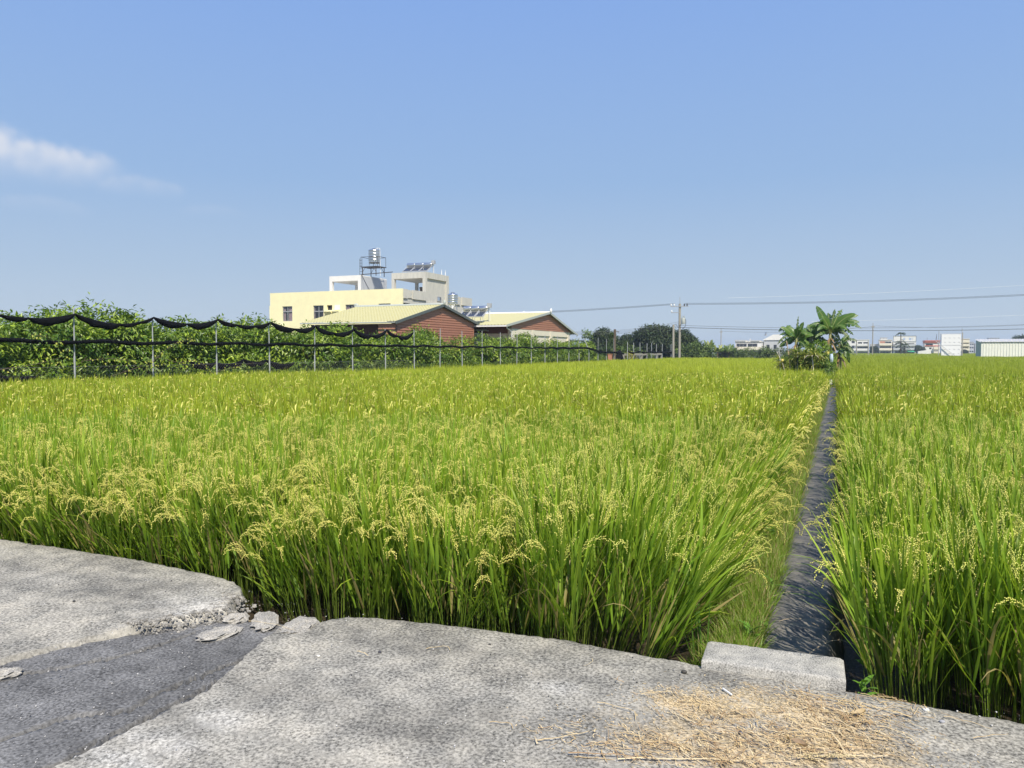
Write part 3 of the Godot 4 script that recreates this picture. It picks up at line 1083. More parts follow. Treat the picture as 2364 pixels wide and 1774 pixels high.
# a window in the face z = w (looking towards +z): frame, transom, four panes, a curtain
func window_front(parent: Node3D, x0: float, y0: float, x1: float, y1: float, w: float, curtain := 0.0, transom := 0.66) -> void:
	var fr := MB.new()
	var t := 0.055
	fr.span(Vector3(x0, y0, w - 0.10), Vector3(x0 + t, y1, w - 0.03))
	fr.span(Vector3(x1 - t, y0, w - 0.10), Vector3(x1, y1, w - 0.03))
	fr.span(Vector3(x0 + t, y1 - t, w - 0.10), Vector3(x1 - t, y1, w - 0.03))
	fr.span(Vector3(x0 + t, y0, w - 0.10), Vector3(x1 - t, y0 + t, w - 0.03))
	var yt := lerpf(y0, y1, transom)
	fr.span(Vector3(x0 + t, yt - 0.05, w - 0.095), Vector3(x1 - t, yt + 0.05, w - 0.035))
	var xm := (x0 + x1) * 0.5
	fr.span(Vector3(xm - 0.03, y0 + t, w - 0.092), Vector3(xm + 0.03, yt - 0.05, w - 0.038))
	fr.span(Vector3(xm - 0.03, yt + 0.05, w - 0.092), Vector3(xm + 0.03, y1 - t, w - 0.038))
	var f := obj("window", fr.mesh(), M.alu, parent)
	for q in 4:
		var a := x0 + t if q % 2 == 0 else xm + 0.03
		var b := xm - 0.03 if q % 2 == 0 else x1 - t
		var c := y0 + t if q < 2 else yt + 0.05
		var d := yt - 0.05 if q < 2 else y1 - t
		obj("pane", bx(Vector3(a, c, w - 0.07), Vector3(b, d, w - 0.062)), M.window_glass, f)
	if curtain > 0.0:
		var cm := MB.new()
		var n := 14
		for side in 2:
			var sa := x0 + t if side == 0 else x1 - t - (x1 - x0) * curtain
			var sb := x0 + t + (x1 - x0) * curtain * 0.45 if side == 0 else x1 - t
			for k in n:
				var xa := lerpf(sa, sb, float(k) / n)
				var xb := lerpf(sa, sb, float(k + 1) / n)
				var za := w - 0.15 + 0.03 * (k % 2)
				var zb := w - 0.15 + 0.03 * ((k + 1) % 2)
				cm.quad(Vector3(xa, y0, za), Vector3(xb, y0, zb), Vector3(xb, y1, zb), Vector3(xa, y1, za))
		obj("curtain", cm.mesh(), M.pink_cloth, f)

func yellow_house() -> void:
	var o := thing("yellow_house", "two-storey yellow house with unfinished concrete rooms on its flat roof", "house", Vector3(-47, PADDY, -72))
	o.position = Vector3.ZERO
	var x0 := -55.03
	var x1 := -39.2
	var zf := -64.8
	var zb := -80.5
	var top := 7.62
	var m := MB.new()
	var holes := [[-53.45, 4.65, -52.18, 6.2], [-49.53, 4.45, -48.25, 6.2], [-47.85, 5.7, -47.19, 6.2], [-46.88, 5.7, -46.22, 6.2], [-45.6, 4.6, -44.15, 6.2], [-41.7, 4.7, -40.33, 6.2]]
	holed_wall(m, true, zf, 0.25, x0, x1 + 0.16, PADDY, top, holes)
	m.span(Vector3(x0 - 0.12, 4.9, zf - 0.3), Vector3(x0, 6.3, zf - 0.02))
	m.span(Vector3(x0, PADDY, zb), Vector3(x0 + 0.25, top, zf - 0.252))
	obj("front_wall", m.mesh(), M.yellow_plaster, o)
	window_front(o, -53.45, 4.65, -52.18, 6.2, zf - 0.05, 0.42)
	window_front(o, -49.53, 4.45, -48.25, 6.2, zf - 0.05, 0.12)
	window_front(o, -45.6, 4.6, -44.15, 6.2, zf - 0.05, 0.5)
	window_front(o, -41.7, 4.7, -40.33, 6.2, zf - 0.05)
	# hoods and sills round the openings for coolers
	m = MB.new()
	for hx in [-47.95, -46.98]:
		m.quad(Vector3(hx, 5.02, zf + 0.003), Vector3(hx + 0.86, 5.02, zf + 0.003), Vector3(hx + 0.86, 5.52, zf + 0.42), Vector3(hx, 5.52, zf + 0.42))
		m.quad(Vector3(hx, 5.58, zf + 0.003), Vector3(hx, 5.58, zf + 0.42), Vector3(hx + 0.86, 5.58, zf + 0.42), Vector3(hx + 0.86, 5.58, zf + 0.003))
		m.quad(Vector3(hx, 5.52, zf + 0.42), Vector3(hx + 0.86, 5.52, zf + 0.42), Vector3(hx + 0.86, 5.58, zf + 0.42), Vector3(hx, 5.58, zf + 0.42))
		m.quad(Vector3(hx + 0.86, 5.02, zf + 0.003), Vector3(hx + 0.86, 5.58, zf + 0.003), Vector3(hx + 0.86, 5.58, zf + 0.42), Vector3(hx + 0.86, 5.52, zf + 0.42))
		m.quad(Vector3(hx, 5.02, zf + 0.003), Vector3(hx, 5.52, zf + 0.42), Vector3(hx, 5.58, zf + 0.42), Vector3(hx, 5.58, zf + 0.003))
	obj("cooler_ledges", m.mesh(), M.yellow_plaster, o)
	obj("cooler_opening", bx(Vector3(-47.85, 5.7, zf - 0.24), Vector3(-47.19, 6.2, zf - 0.20)), M.dark_room, o)
	obj("window_cooler", bx(Vector3(-46.87, 5.705, zf - 0.22), Vector3(-46.23, 6.19, zf + 0.05)), M.white_paint, o)
	# raw concrete side wall with parapet panels
	m = MB.new()
	var sh := [[-66.6, 4.6, -65.0, 6.28], [-69.3, 4.6, -67.6, 6.28]]
	holed_wall(m, false, x1, 0.25, zb, zf - 0.252, PADDY, 6.6, sh)
	m.span(Vector3(x1 - 0.2, 6.6, zb), Vector3(x1 - 0.05, 7.55, -74.92))
	m.span(Vector3(x1 - 0.2, 6.6, -69.72), Vector3(x1 - 0.05, 7.55, zf - 0.252))
	obj("side_wall", m.mesh(), M.raw_concrete, o)
	for seg in [[-66.0, -65.08], [-69.68, -67.0], [-77.4, -75.1], [-80.4, -77.9]]:
		obj("parapet_panel", bx(Vector3(x1 - 0.045, 6.72, seg[0]), Vector3(x1 + 0.12, 7.62, seg[1])), M.raw_concrete, o)
	m = MB.new()
	m.span(Vector3(x1 - 0.2, 6.8, -66.95), Vector3(x1 + 0.04, 7.58, -66.05))
	m.span(Vector3(x0 + 0.26, 6.3, zb + 0.1), Vector3(x1 - 0.26, 6.6, zf - 0.26))
	m.span(Vector3(x0 + 0.26, PADDY, zb), Vector3(x1 - 0.26, 7.5, zb + 0.2))
	obj("roof_slab", m.mesh(), M.raw_concrete, o)
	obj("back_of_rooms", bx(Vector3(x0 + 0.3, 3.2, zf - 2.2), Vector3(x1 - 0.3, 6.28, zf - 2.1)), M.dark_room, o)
	# rooftop room with the panelled side, above the side wall
	room(o, "stair_room", -43.27, x1, -69.75, -74.9, 9.71, 9.08, -41.0, -72.6, M.raw_concrete, true)
	room(o, "open_room", -50.5, -46.52, -68.9, -73.96, 9.57, 9.0, -48.35, -71.9, M.white_plaster, false)

func room(o: Node3D, n: String, x0: float, x1: float, zf: float, zb: float, top: float, beam: float, wall_x: float, wall_z: float, mm: Material, panelled: bool) -> void:
	var m := MB.new()
	var base := 6.6
	m.span(Vector3(x0, beam, zb), Vector3(x1, top, zf)) # slab and beams
	m.span(Vector3(x0, base, zf - 0.34), Vector3(x0 + 0.34, beam, zf))
	m.span(Vector3(x1 - 0.36, base, zf - 0.36), Vector3(x1, beam, zf))
	m.span(Vector3(x0, base, zb), Vector3(x0 + 0.3, beam, zb + 0.3))
	m.span(Vector3(x1 - 0.36, base, zb), Vector3(x1, beam, zb + 0.55))
	var r := obj(n, m.mesh(), mm, o)
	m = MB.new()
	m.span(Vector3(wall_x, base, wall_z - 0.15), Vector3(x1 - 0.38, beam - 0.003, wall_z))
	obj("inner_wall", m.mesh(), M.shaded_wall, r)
	m = MB.new()
	if panelled:
		holed_wall(m, false, x1 - 0.16, 0.14, zb + 0.56, zf - 0.37, base, beam - 0.003, [[-73.36, 6.85, -72.46, 7.36]])
		obj("side_panel", m.mesh(), mm, r)
		m = MB.new()
		m.span(Vector3(x1 - 0.17, 6.85, -73.36), Vector3(x1 - 0.10, 7.36, -73.28))
		m.span(Vector3(x1 - 0.17, 6.85, -72.54), Vector3(x1 - 0.10, 7.36, -72.46))
		m.span(Vector3(x1 - 0.17, 7.28, -73.28), Vector3(x1 - 0.10, 7.36, -72.54))
		m.span(Vector3(x1 - 0.17, 6.85, -73.28), Vector3(x1 - 0.10, 6.93, -72.54))
		var w := obj("window", m.mesh(), M.alu, r)
		obj("pane", bx(Vector3(x1 - 0.15, 6.93, -73.28), Vector3(x1 - 0.14, 7.28, -72.54)), M.window_glass, w)
	else:
		m.span(Vector3(x1 - 0.3, base, zb + 0.56), Vector3(x1 - 0.003, beam - 0.003, zf - 0.37))
		m.span(Vector3(x1, base, zb), Vector3(x1 + 0.03, top - 0.1, zf - 0.02))
		obj("side_wall", m.mesh(), M.grey_plaster, r)

# profiled sheet roof: ribs run down the slope, small steps cross it. From the ridge (z1, y1) to the eave (z0, y0)
func sheet_roof(x0: float, x1: float, z0: float, y0: float, z1: float, y1: float, rib: float, step: float, tile: float) -> Mesh:
	var m := MB.new()
	var xs := []
	var x := x0
	while x < x1:
		xs += [[x, 0.0], [x + rib * 0.55, 0.0], [x + rib * 0.68, 1.0], [x + rib * 0.87, 1.0]]
		x += rib
	xs.append([x1, 0.0])
	var n := maxi(1, int(Vector2(z1 - z0, y1 - y0).length() / tile))
	var up := Vector3(0, absf(z1 - z0), (y1 - y0) * signf(z0 - z1)).normalized()
	if up.y < 0:
		up = -up
	for r in n:
		for e in 2:
			var t := float(r + e) / n
			for q in xs:
				var h: float = q[1] * 0.035 + (step if e == 0 else 0.0)
				m.p(Vector3(minf(q[0], x1), lerpf(y0, y1, t), lerpf(z0, z1, t)) + up * h)
	var w := xs.size()
	for r in n * 2 - 1:
		for i in w - 1:
			var a := r * w + i
			m.f(a, a + 1, a + w + 1)
			m.f(a, a + w + 1, a + w)
	return m.mesh()

# horizontally ribbed sheet on the face x = w, under two slopes; top as a list of [z, y]
func ribbed_gable(w: float, base: float, top: Array, pitch: float, depth: float) -> Mesh:
	var m := MB.new()
	var y := base
	var ymax: float = -99.0
	for p in top:
		ymax = maxf(ymax, p[1])
	while y < ymax - 0.02:
		for e in 2:
			var ya := y + pitch * (0.0 if e == 0 else 0.62)
			var yb := minf(y + pitch * (0.62 if e == 0 else 1.0), ymax - 0.005)
			if yb <= ya:
				continue
			var xa := w + (depth if e == 0 else 0.0)
			var ra := gable_span(top, ya)
			var rb := gable_span(top, yb)
			# a proud board, then a recessed groove
			m.quad(Vector3(xa, ya, ra.y), Vector3(xa, ya, ra.x), Vector3(xa, yb, rb.x), Vector3(xa, yb, rb.y))
			if e == 0:
				m.quad(Vector3(w, ya, ra.y), Vector3(w, ya, ra.x), Vector3(xa, ya, ra.x), Vector3(xa, ya, ra.y))
				m.quad(Vector3(xa, yb, rb.y), Vector3(xa, yb, rb.x), Vector3(w, yb, rb.x), Vector3(w, yb, rb.y))
		y += pitch
	return m.mesh()

func gable_span(top: Array, y: float) -> Vector2: # the least and greatest z under the slopes at height y
	var lo: float = top[-1][0]
	var hi: float = top[0][0]
	for k in top.size() - 1:
		var a: Array = top[k]
		var b: Array = top[k + 1]
		if (a[1] - y) * (b[1] - y) <= 0.0 and absf(a[1] - b[1]) > 0.001:
			var z := lerpf(a[0], b[0], (y - a[1]) / (b[1] - a[1]))
			if b[1] > a[1]:
				hi = z
			else:
				lo = z
	return Vector2(lo, hi)

func gable_house() -> void:
	var o := thing("gable_house", "low house with red ribbed gable and pale yellow roof before the yellow house", "house")
	var xg := -28.6
	obj("roof", sheet_roof(-36.5, xg + 0.26, -46.25, 3.60, -53.24, 5.12, 0.25, 0.022, 0.36), M.roof_yellow, o)
	obj("back_roof", sheet_roof(-36.5, xg + 0.26, -60.6, 3.62, -53.24, 5.12, 0.25, 0.022, 0.36), M.roof_yellow, o)
	var top := [[-46.6, 3.55], [-53.24, 5.0], [-59.0, 3.86]]
	obj("gable_wall", ribbed_gable(xg, 0.0, [[-46.6, 0.0], [-46.6, 3.55], [-53.24, 5.0], [-59.0, 3.86], [-59.0, 0.0]], 0.19, 0.05), M.red_sheet, o)
	var m := MB.new()
	m.span(Vector3(xg + 0.001, 0.3, -53.30), Vector3(xg + 0.036, 4.93, -53.24))
	m.span(Vector3(xg, 0.0, -46.72), Vector3(xg + 0.05, 3.48, -46.58))
	m.span(Vector3(xg, 0.0, -59.1), Vector3(xg + 0.05, 3.80, -58.98))
	obj("wall_seams", m.mesh(), M.red_sheet, o)
	# dark verge boards along the gable, ridge cap, ridge end
	m = MB.new()
	for pr in [[Vector3(xg + 0.28, 3.52, -46.15), Vector3(xg + 0.28, 5.09, -53.24)], [Vector3(xg + 0.28, 5.09, -53.24), Vector3(xg + 0.28, 3.60, -60.7)]]:
		var d: Vector3 = pr[1] - pr[0]
		var bs := Basis(Vector3.RIGHT, Vector3.UP.slide(d.normalized()).normalized(), -d.normalized() if true else d)
		m.box((pr[0] + pr[1]) * 0.5, Vector3(0.06, 0.20, d.length()), bs)
	obj("verge_boards", m.mesh(), M.grey_trim, o)
	m = MB.new()
	m.bar(Vector3(-36.5, 5.16, -53.24), Vector3(xg + 0.30, 5.16, -53.24), 0.12, 8)
	obj("ridge_cap", m.mesh(true), M.pale_trim, o)
	m = MB.new()
	m.ball(Vector3(xg + 0.35, 5.30, -53.24), Vector3(0.12, 0.22, 0.12), 8)
	m.ball(Vector3(-36.4, 5.28, -53.24), Vector3(0.26, 0.16, 0.12), 8)
	obj("ridge_ends", m.mesh(true), M.pale_trim, o)
	m = MB.new()
	m.span(Vector3(-36.4, PADDY, -47.6), Vector3(-30.1, 3.5, -47.4))
	m.span(Vector3(-36.45, PADDY, -59.0), Vector3(-36.3, 3.5, -47.4))
	obj("front_wall", m.mesh(), M.brown_sheet, o)
	m = MB.new()
	m.span(Vector3(-30.0, 2.72, -46.72), Vector3(xg - 0.01, 3.46, -46.55))
	m.span(Vector3(-28.95, 0.0, -46.73), Vector3(xg - 0.01, 2.72, -46.57))
	m.span(Vector3(-29.9, PADDY, -47.5), Vector3(-28.8, 2.7, -47.4))
	obj("corner_panels", m.mesh(), M.red_sheet, o)
	m = MB.new()
	m.bar(Vector3(-36.5, 3.56, -46.2), Vector3(xg + 0.30, 3.53, -46.2), 0.05, 6)
	obj("eave_flashing", m.mesh(true), M.pale_trim, o)
	m = MB.new()
	m.span(Vector3(-34.0, 3.3, -61.2), Vector3(xg + 0.5, 3.42, -60.6))
	m.bar(Vector3(xg + 0.2, 3.34, -60.7), Vector3(xg + 0.7, 3.30, -60.7), 0.06, 6)
	obj("back_gutter", m.mesh(), M.pale_trim, o)

func second_gable_house() -> void:
	var o := thing("gable_house", "farther gable house with brown ribbed gable over cream walls and a white gutter", "house")
	var xg := -25.8
	obj("roof", sheet_roof(-36.5, xg + 0.30, -59.25, 3.74, -69.51, 5.22, 0.3, 0.006, 1.5), M.roof_yellow, o)
	obj("back_roof", sheet_roof(-36.5, xg + 0.30, -77.9, 3.3, -69.51, 5.22, 0.3, 0.006, 1.5), M.roof_yellow, o)
	obj("gable_wall", ribbed_gable(xg, 3.49, [[-60.7, 3.49], [-60.7, 3.85], [-69.51, 5.15], [-76.4, 3.6], [-76.4, 3.49]], 0.19, 0.045), M.red_sheet, o)
	var m := MB.new()
	m.span(Vector3(xg - 0.25, PADDY, -76.6), Vector3(xg - 0.07, 3.48, -60.6))
	m.span(Vector3(-36.3, PADDY, -60.86), Vector3(xg - 0.26, 3.05, -60.7))
	obj("wall", m.mesh(), M.cream_plaster, o)
	obj("eave_board", bx(Vector3(-36.3, 3.06, -60.84), Vector3(xg - 0.3, 3.7, -60.72)), M.brown_sheet, o)
	for z in [-61.0, -65.8, -70.6, -75.9]:
		obj("pilaster", bx(Vector3(xg - 0.3, PADDY, z - 0.32), Vector3(xg + 0.06, 3.47, z + 0.32)), M.cream_plaster, o)
	for z in [-63.4, -68.2, -73.25]:
		obj("wall_beam", bx(Vector3(xg - 0.26, 2.98, z - (2.07 if z > -70 else 2.32)), Vector3(xg + 0.02, 3.475, z + (2.07 if z > -70 else 2.32))), M.cream_plaster, o)
	m = MB.new()
	m.span(Vector3(xg - 0.069, 1.5, -71.75), Vector3(xg - 0.02, 2.56, -71.68))
	m.span(Vector3(xg - 0.069, 1.5, -71.02), Vector3(xg - 0.02, 2.56, -70.95))
	m.span(Vector3(xg - 0.069, 2.49, -71.68), Vector3(xg - 0.02, 2.56, -71.02))
	m.span(Vector3(xg - 0.069, 1.5, -71.68), Vector3(xg - 0.02, 1.57, -71.02))
	var w := obj("window", m.mesh(), M.alu, o)
	obj("pane", bx(Vector3(xg - 0.068, 1.57, -71.68), Vector3(xg - 0.05, 2.49, -71.02)), M.collector, w)
	m = MB.new()
	m.span(Vector3(-36.5, 3.60, -59.34), Vector3(xg + 0.3, 3.72, -59.2))
	obj("gutter", m.mesh(), M.white_paint, o)
	m = MB.new()
	m.tube(PackedVector3Array([Vector3(xg + 0.2, 3.6, -59.3), Vector3(xg + 0.15, 3.45, -59.5), Vector3(xg + 0.12, 3.2, -60.5), Vector3(xg + 0.12, 0.0, -60.55)]), PackedFloat32Array([0.06, 0.06, 0.06, 0.06]), 6)
	obj("downpipe", m.mesh(true), M.white_paint, o)
	m = MB.new()
	for pr in [[Vector3(xg + 0.30, 3.68, -59.15), Vector3(xg + 0.30, 5.20, -69.51)], [Vector3(xg + 0.30, 5.20, -69.51), Vector3(xg + 0.30, 3.24, -78.0)]]:
		var d: Vector3 = pr[1] - pr[0]
		m.box((pr[0] + pr[1]) * 0.5, Vector3(0.05, 0.2, d.length()), Basis(Vector3.RIGHT, Vector3.UP.slide(d.normalized()).normalized(), -d.normalized()))
	obj("verge_boards", m.mesh(), M.pale_trim, o)
	m = MB.new()
	m.bar(Vector3(-36.5, 5.26, -69.51), Vector3(xg + 0.3, 5.26, -69.51), 0.10, 8)
	m.ball(Vector3(xg + 0.4, 5.42, -69.51), Vector3(0.12, 0.24, 0.12), 8)
	m.ball(Vector3(xg - 2.4, 5.36, -69.51), Vector3(0.05, 0.12, 0.05), 6)
	obj("ridge_cap", m.mesh(true), M.white_paint, o)
	m = MB.new()
	m.span(Vector3(xg - 1.5, 2.55, -79.4), Vector3(xg + 0.6, 2.7, -77.0))
	m.span(Vector3(xg - 1.3, PADDY, -78.8), Vector3(xg - 0.6, 2.55, -77.1))
	obj("back_shed", m.mesh(), M.grey_trim, o)

func water_tank(label: String, at: Vector3, r: float, h: float, legs: float) -> Node3D:
	var o := thing("water_tank", label, "water tank", at, "steel rooftop water tanks")
	var m := MB.new()
	var pr := PackedVector2Array([Vector2(0.05, 0.0), Vector2(r * 0.9, 0.01), Vector2(r, 0.06)])
	for k in 4:
		var y := 0.08 + (h - 0.2) * k / 4.0
		var y2 := 0.08 + (h - 0.2) * (k + 1) / 4.0
		pr.append_array(PackedVector2Array([Vector2(r, y + 0.02), Vector2(r, y2 - 0.09), Vector2(r * 1.035, y2 - 0.06), Vector2(r * 1.035, y2 - 0.03), Vector2(r, y2)]))
	pr.append_array(PackedVector2Array([Vector2(r, h - 0.1), Vector2(r * 0.93, h - 0.05), Vector2(r * 0.4, h + 0.04), Vector2(r * 0.38, h + 0.1), Vector2(0.0, h + 0.11)]))
	m.lathe(Vector3.ZERO, pr, 24)
	obj("tank", m.mesh(true), M.steel, o)
	for k in 4:
		m = MB.new()
		var an := TAU * (k + 0.5) / 4
		m.bar(Vector3(cos(an) * r * 0.85, 0.05, sin(an) * r * 0.85), Vector3(cos(an) * r * 0.9, -legs, sin(an) * r * 0.9), 0.035, 5)
		obj("leg", m.mesh(true), M.steel, o)
	return o

func solar_heater(label: String, at: Vector3, w: float, yaw: float, blank: float) -> void:
	var o := thing("solar_water_heater", label, "solar heater", at, "solar water heaters on the roofs", yaw)
	for k in 3:
		var xa := -w * 0.5 + w * k / 3.0
		var m := MB.new()
		m.bar(Vector3(xa + 0.05, 0.86, -0.55), Vector3(xa + w / 3.0 - 0.05, 0.86, -0.55), 0.24, 14)
		obj("tank", m.mesh(true), M.steel, o)
		m = MB.new()
		var bs := Basis(Vector3.RIGHT, deg_to_rad(24))
		m.box(Vector3(xa + w / 6.0, 0.32, 0.22), Vector3(w / 3.0 - 0.08, 0.08, 1.25), bs)
		var c := obj("collector", m.mesh(), M.galvanised, o)
		m = MB.new()
		m.box(Vector3(xa + w / 6.0, 0.32, 0.22) + bs * Vector3(0, 0.043, 0), Vector3(w / 3.0 - 0.2, 0.012, 1.12), bs)
		obj("glass_cover", m.mesh(), M.collector, c)
	var f := MB.new()
	for k in 4:
		var x := -w * 0.5 + w * k / 3.0
		f.bar(Vector3(x, -0.3, -0.75), Vector3(x, 1.0, -0.75), 0.025, 4)
		f.bar(Vector3(x, 1.0, -0.75), Vector3(x, -0.1, 0.85), 0.025, 4)
		f.bar(Vector3(x, -0.3, 0.8), Vector3(x, 0.0, 0.8), 0.025, 4)
	f.bar(Vector3(-w * 0.5, -0.3, 0.8), Vector3(w * 0.5, -0.3, 0.8), 0.03, 4)
	f.bar(Vector3(-w * 0.5, -0.3, -0.75), Vector3(w * 0.5, -0.3, -0.75), 0.03, 4)
	obj("frame", f.mesh(), M.galvanised, o)
	obj("feed_box", bx(Vector3(w * 0.5 - 0.05, 0.92, -0.75), Vector3(w * 0.5 + 0.3, 1.3, -0.4)), M.galvanised, o)
	var pm := MB.new()
	pm.bar(Vector3(w * 0.5 + 0.15, 0.95, -0.6), Vector3(w * 0.5 + 0.15, -0.3, -0.6), 0.03, 5)
	obj("pipe", pm.mesh(true), M.white_paint, o)

func rooftop_things() -> void:
	water_tank("tall shiny steel water tank on a dark steel stand above the left rooftop room", Vector3(-46.16, 10.98, -71.0), 0.63, 1.5, 0.36)
	var s := thing("tank_stand", "dark steel stand with railing and ladder carrying the tall water tank", "stand", Vector3(-46.3, 9.57, -71.0))
	var m := MB.new()
	m.box(Vector3(0, 1.0, 0), Vector3(2.2, 0.07, 1.7))
	obj("platform", m.mesh(), M.dark_steel, s)
	for c in [[-1.05, 0.8], [1.05, 0.8], [-1.05, -0.8], [1.05, -0.8]]:
		m = MB.new()
		m.bar(Vector3(c[0] * 0.8, 0.0, c[1]), Vector3(c[0] * 0.8, 0.97, c[1]), 0.045, 5)
		m.bar(Vector3(c[0] * 0.8, 0.45, c[1]), Vector3(c[0] * 0.45, 0.97, c[1]), 0.025, 4)
		obj("leg", m.mesh(), M.dark_steel, s)
		m = MB.new()
		m.bar(Vector3(c[0], 1.03, c[1]), Vector3(c[0], 2.08, c[1]), 0.025, 5)
		obj("rail_post", m.mesh(), M.dark_steel, s)
	m = MB.new()
	for q in [[Vector3(-1.05, 2.06, 0.8), Vector3(1.05, 2.06, 0.8)], [Vector3(-1.05, 2.06, -0.8), Vector3(1.05, 2.06, -0.8)], [Vector3(-1.05, 2.06, 0.8), Vector3(-1.05, 2.06, -0.8)], [Vector3(1.05, 2.06, 0.8), Vector3(1.05, 2.06, -0.8)]]:
		m.bar(q[0], q[1], 0.025, 5)
	obj("railing", m.mesh(), M.dark_steel, s)
	m = MB.new()
	for x in [-1.15, -0.83]:
		m.bar(Vector3(x, 0.0, 0.9), Vector3(x, 1.9, 0.9), 0.02, 4)
	for k in 6:
		m.bar(Vector3(-1.15, 0.2 + 0.3 * k, 0.9), Vector3(-0.83, 0.2 + 0.3 * k, 0.9), 0.018, 4)
	obj("ladder", m.mesh(), M.dark_steel, s)
	m = MB.new()
	m.tube(PackedVector3Array([Vector3(0.2, 3.0, 0), Vector3(0.85, 3.0, 0.1), Vector3(0.9, 2.9, 0.1), Vector3(0.95, 0.0, 0.1)]), PackedFloat32Array([0.03, 0.03, 0.03, 0.03]), 5)
	obj("pipe", m.mesh(true), M.white_paint, s)
	solar_heater("solar heater with three bright tanks on the roof of the panelled concrete room", Vector3(-41.2, 9.85, -71.6), 2.9, 0.1, 0.0)
	solar_heater("solar heater with dark glass collectors beside the ridge of the red gable house", Vector3(-29.6, 4.45, -61.2), 2.3, 0.1, 0.0)
	var t2 := water_tank("steel water tank on white pipes behind the red gable house's roof", Vector3(-31.5, 5.62, -60.9), 0.44, 1.0, 1.6)
	m = MB.new()
	m.bar(Vector3(0.1, 0.05, 0.3), Vector3(0.1, -1.4, 0.3), 0.06, 6)
	m.bar(Vector3(0.1, -0.4, 0.3), Vector3(0.35, 0.02, 0.3), 0.05, 6)
	obj("drain_pipe", m.mesh(true), M.white_paint, t2)
	for k in 2:
		m = MB.new()
		m.bar(Vector3(0, 0, 0), Vector3(0, 0.42, 0), 0.045, 6)
		m.bar(Vector3(0, 0.42, 0), Vector3(0, 0.62, 0), 0.025, 5)
		solo("vent_pipe", ["white vent pipe at the back of the panelled rooftop room, the left one", "white vent pipe at the back corner of the panelled rooftop room"][k], "pipe", m.mesh(true), M.white_paint, "", "", Vector3(-39.5, 9.70, -73.8 - 0.85 * k))
	# a cable strung between the rooms
	m = MB.new()
	m.bar(Vector3(-46.5, 9.62, -69.0), Vector3(-43.2, 9.85, -69.9), 0.045, 5)
	m.bar(Vector3(-46.5, 9.64, -69.0), Vector3(-45.4, 8.0, -68.8), 0.03, 5)
	solo("roof_pipe", "dark pipe strung from the left rooftop room to the panelled one", "pipe", m.mesh(true), M.dark_steel)
	m = MB.new()
	m.box(Vector3(0, 0.3, 0), Vector3(0.7, 0.75, 0.05), Basis(Vector3.RIGHT, 0.3))
	m.bar(Vector3(-0.4, -0.3, 0.1), Vector3(-0.3, 0.7, -0.1), 0.03, 4)
	solo("metal_frame", "dark metal frame leaning inside the panelled rooftop room", "frame", m.mesh(), M.dark_steel, "", "", Vector3(-39.95, 7.55, -70.5))
	var ac := thing("air_conditioner", "white outdoor cooler low on the yellow house's left wall, half behind trees", "air conditioner", Vector3(-53.7, 3.75, -64.58))
	obj("case", bx(Vector3(-0.45, -0.3, -0.2), Vector3(0.45, 0.35, 0.12)), M.white_paint, ac)
	m = MB.new()
	m.lathe(Vector3.ZERO, PackedVector2Array([Vector2(0.05, 0.0), Vector2(0.22, 0.0), Vector2(0.24, 0.02), Vector2(0.25, 0.0)]), 16)
	var fan := obj("fan_grille", m.mesh(true), M.dark_steel, ac)
	fan.position = Vector3(-0.12, 0.02, 0.122)
	fan.rotation.x = PI / 2

# ---------------------------------------------------------------- trees and shrubs
func leaf2(b: MB, o: Vector3, d: Vector3, up: Vector3, l: float, w: float) -> void:
	var s := d.cross(up).normalized()
	var n := s.cross(d).normalized()
	var i := b.p(o)
	b.p(o + d * l * 0.45 - s * w + n * w * 0.35)
	b.p(o + d * l - n * l * 0.12)
	b.p(o + d * l * 0.45 + s * w + n * w * 0.35)
	b.f(i, i + 2, i + 1)
	b.f(i, i + 3, i + 2)

# a crown of drooping leaf clusters over several lobes; y from 0 (ground) to h
func crown(lobes: Array, clusters: int, per: int, l: float, w: float, dark: Color, light: Color, hang := 0.5) -> MB:
	var b := MB.new()
	for k in clusters:
		var lb: Array = lobes[rng.randi() % lobes.size()]
		var d := Vector3(rng.randfn(), rng.randfn(), rng.randfn()).normalized()
		var o: Vector3 = lb[0] + d * lb[1] * rng.randf_range(0.72, 1.04)
		if o.y < 0.05:
			continue
		var young := pow(rng.randf(), 2.5)
		var cl := dark.lerp(light, clampf(young * 0.9 + 0.15 * d.y, 0, 1))
		var r := l * 1.15
		for j in per:
			var e := (d * 0.7 + Vector3(rng.randfn(), rng.randfn() * 0.8, rng.randfn())).normalized()
			e = (e + Vector3.DOWN * hang * rng.randf()).normalized()
			var g := rng.randf_range(0.75, 1.25)
			b.col = Color(cl.r * g, cl.g * g, cl.b * g)
			leaf2(b, o + Vector3(rng.randfn(), rng.randfn(), rng.randfn()) * r * 0.5, e, (Vector3.UP + d * 0.6).normalized(), l * rng.randf_range(0.7, 1.25), w * rng.randf_range(0.8, 1.2))
	return b

func trunk(h: float, r: float, spread: float, limbs: int) -> MB:
	var b := MB.new()
	b.tube(PackedVector3Array([Vector3(0, -0.1, 0), Vector3(0.04, h * 0.25, 0.02), Vector3(0.0, h * 0.55, 0.05), Vector3(0.05, h * 0.85, 0)]), PackedFloat32Array([r * 1.3, r, r * 0.7, r * 0.25]), 7)
	for k in limbs:
		var an := TAU * k / limbs + 0.4
		var y := h * (0.22 + 0.3 * k / limbs)
		b.tube(PackedVector3Array([Vector3(0.02, y, 0.02), Vector3(cos(an) * spread * 0.45, y + h * 0.16, sin(an) * spread * 0.45), Vector3(cos(an) * spread * 0.85, y + h * 0.36, sin(an) * spread * 0.85)]), PackedFloat32Array([r * 0.6, r * 0.4, r * 0.12]), 5)
	return b

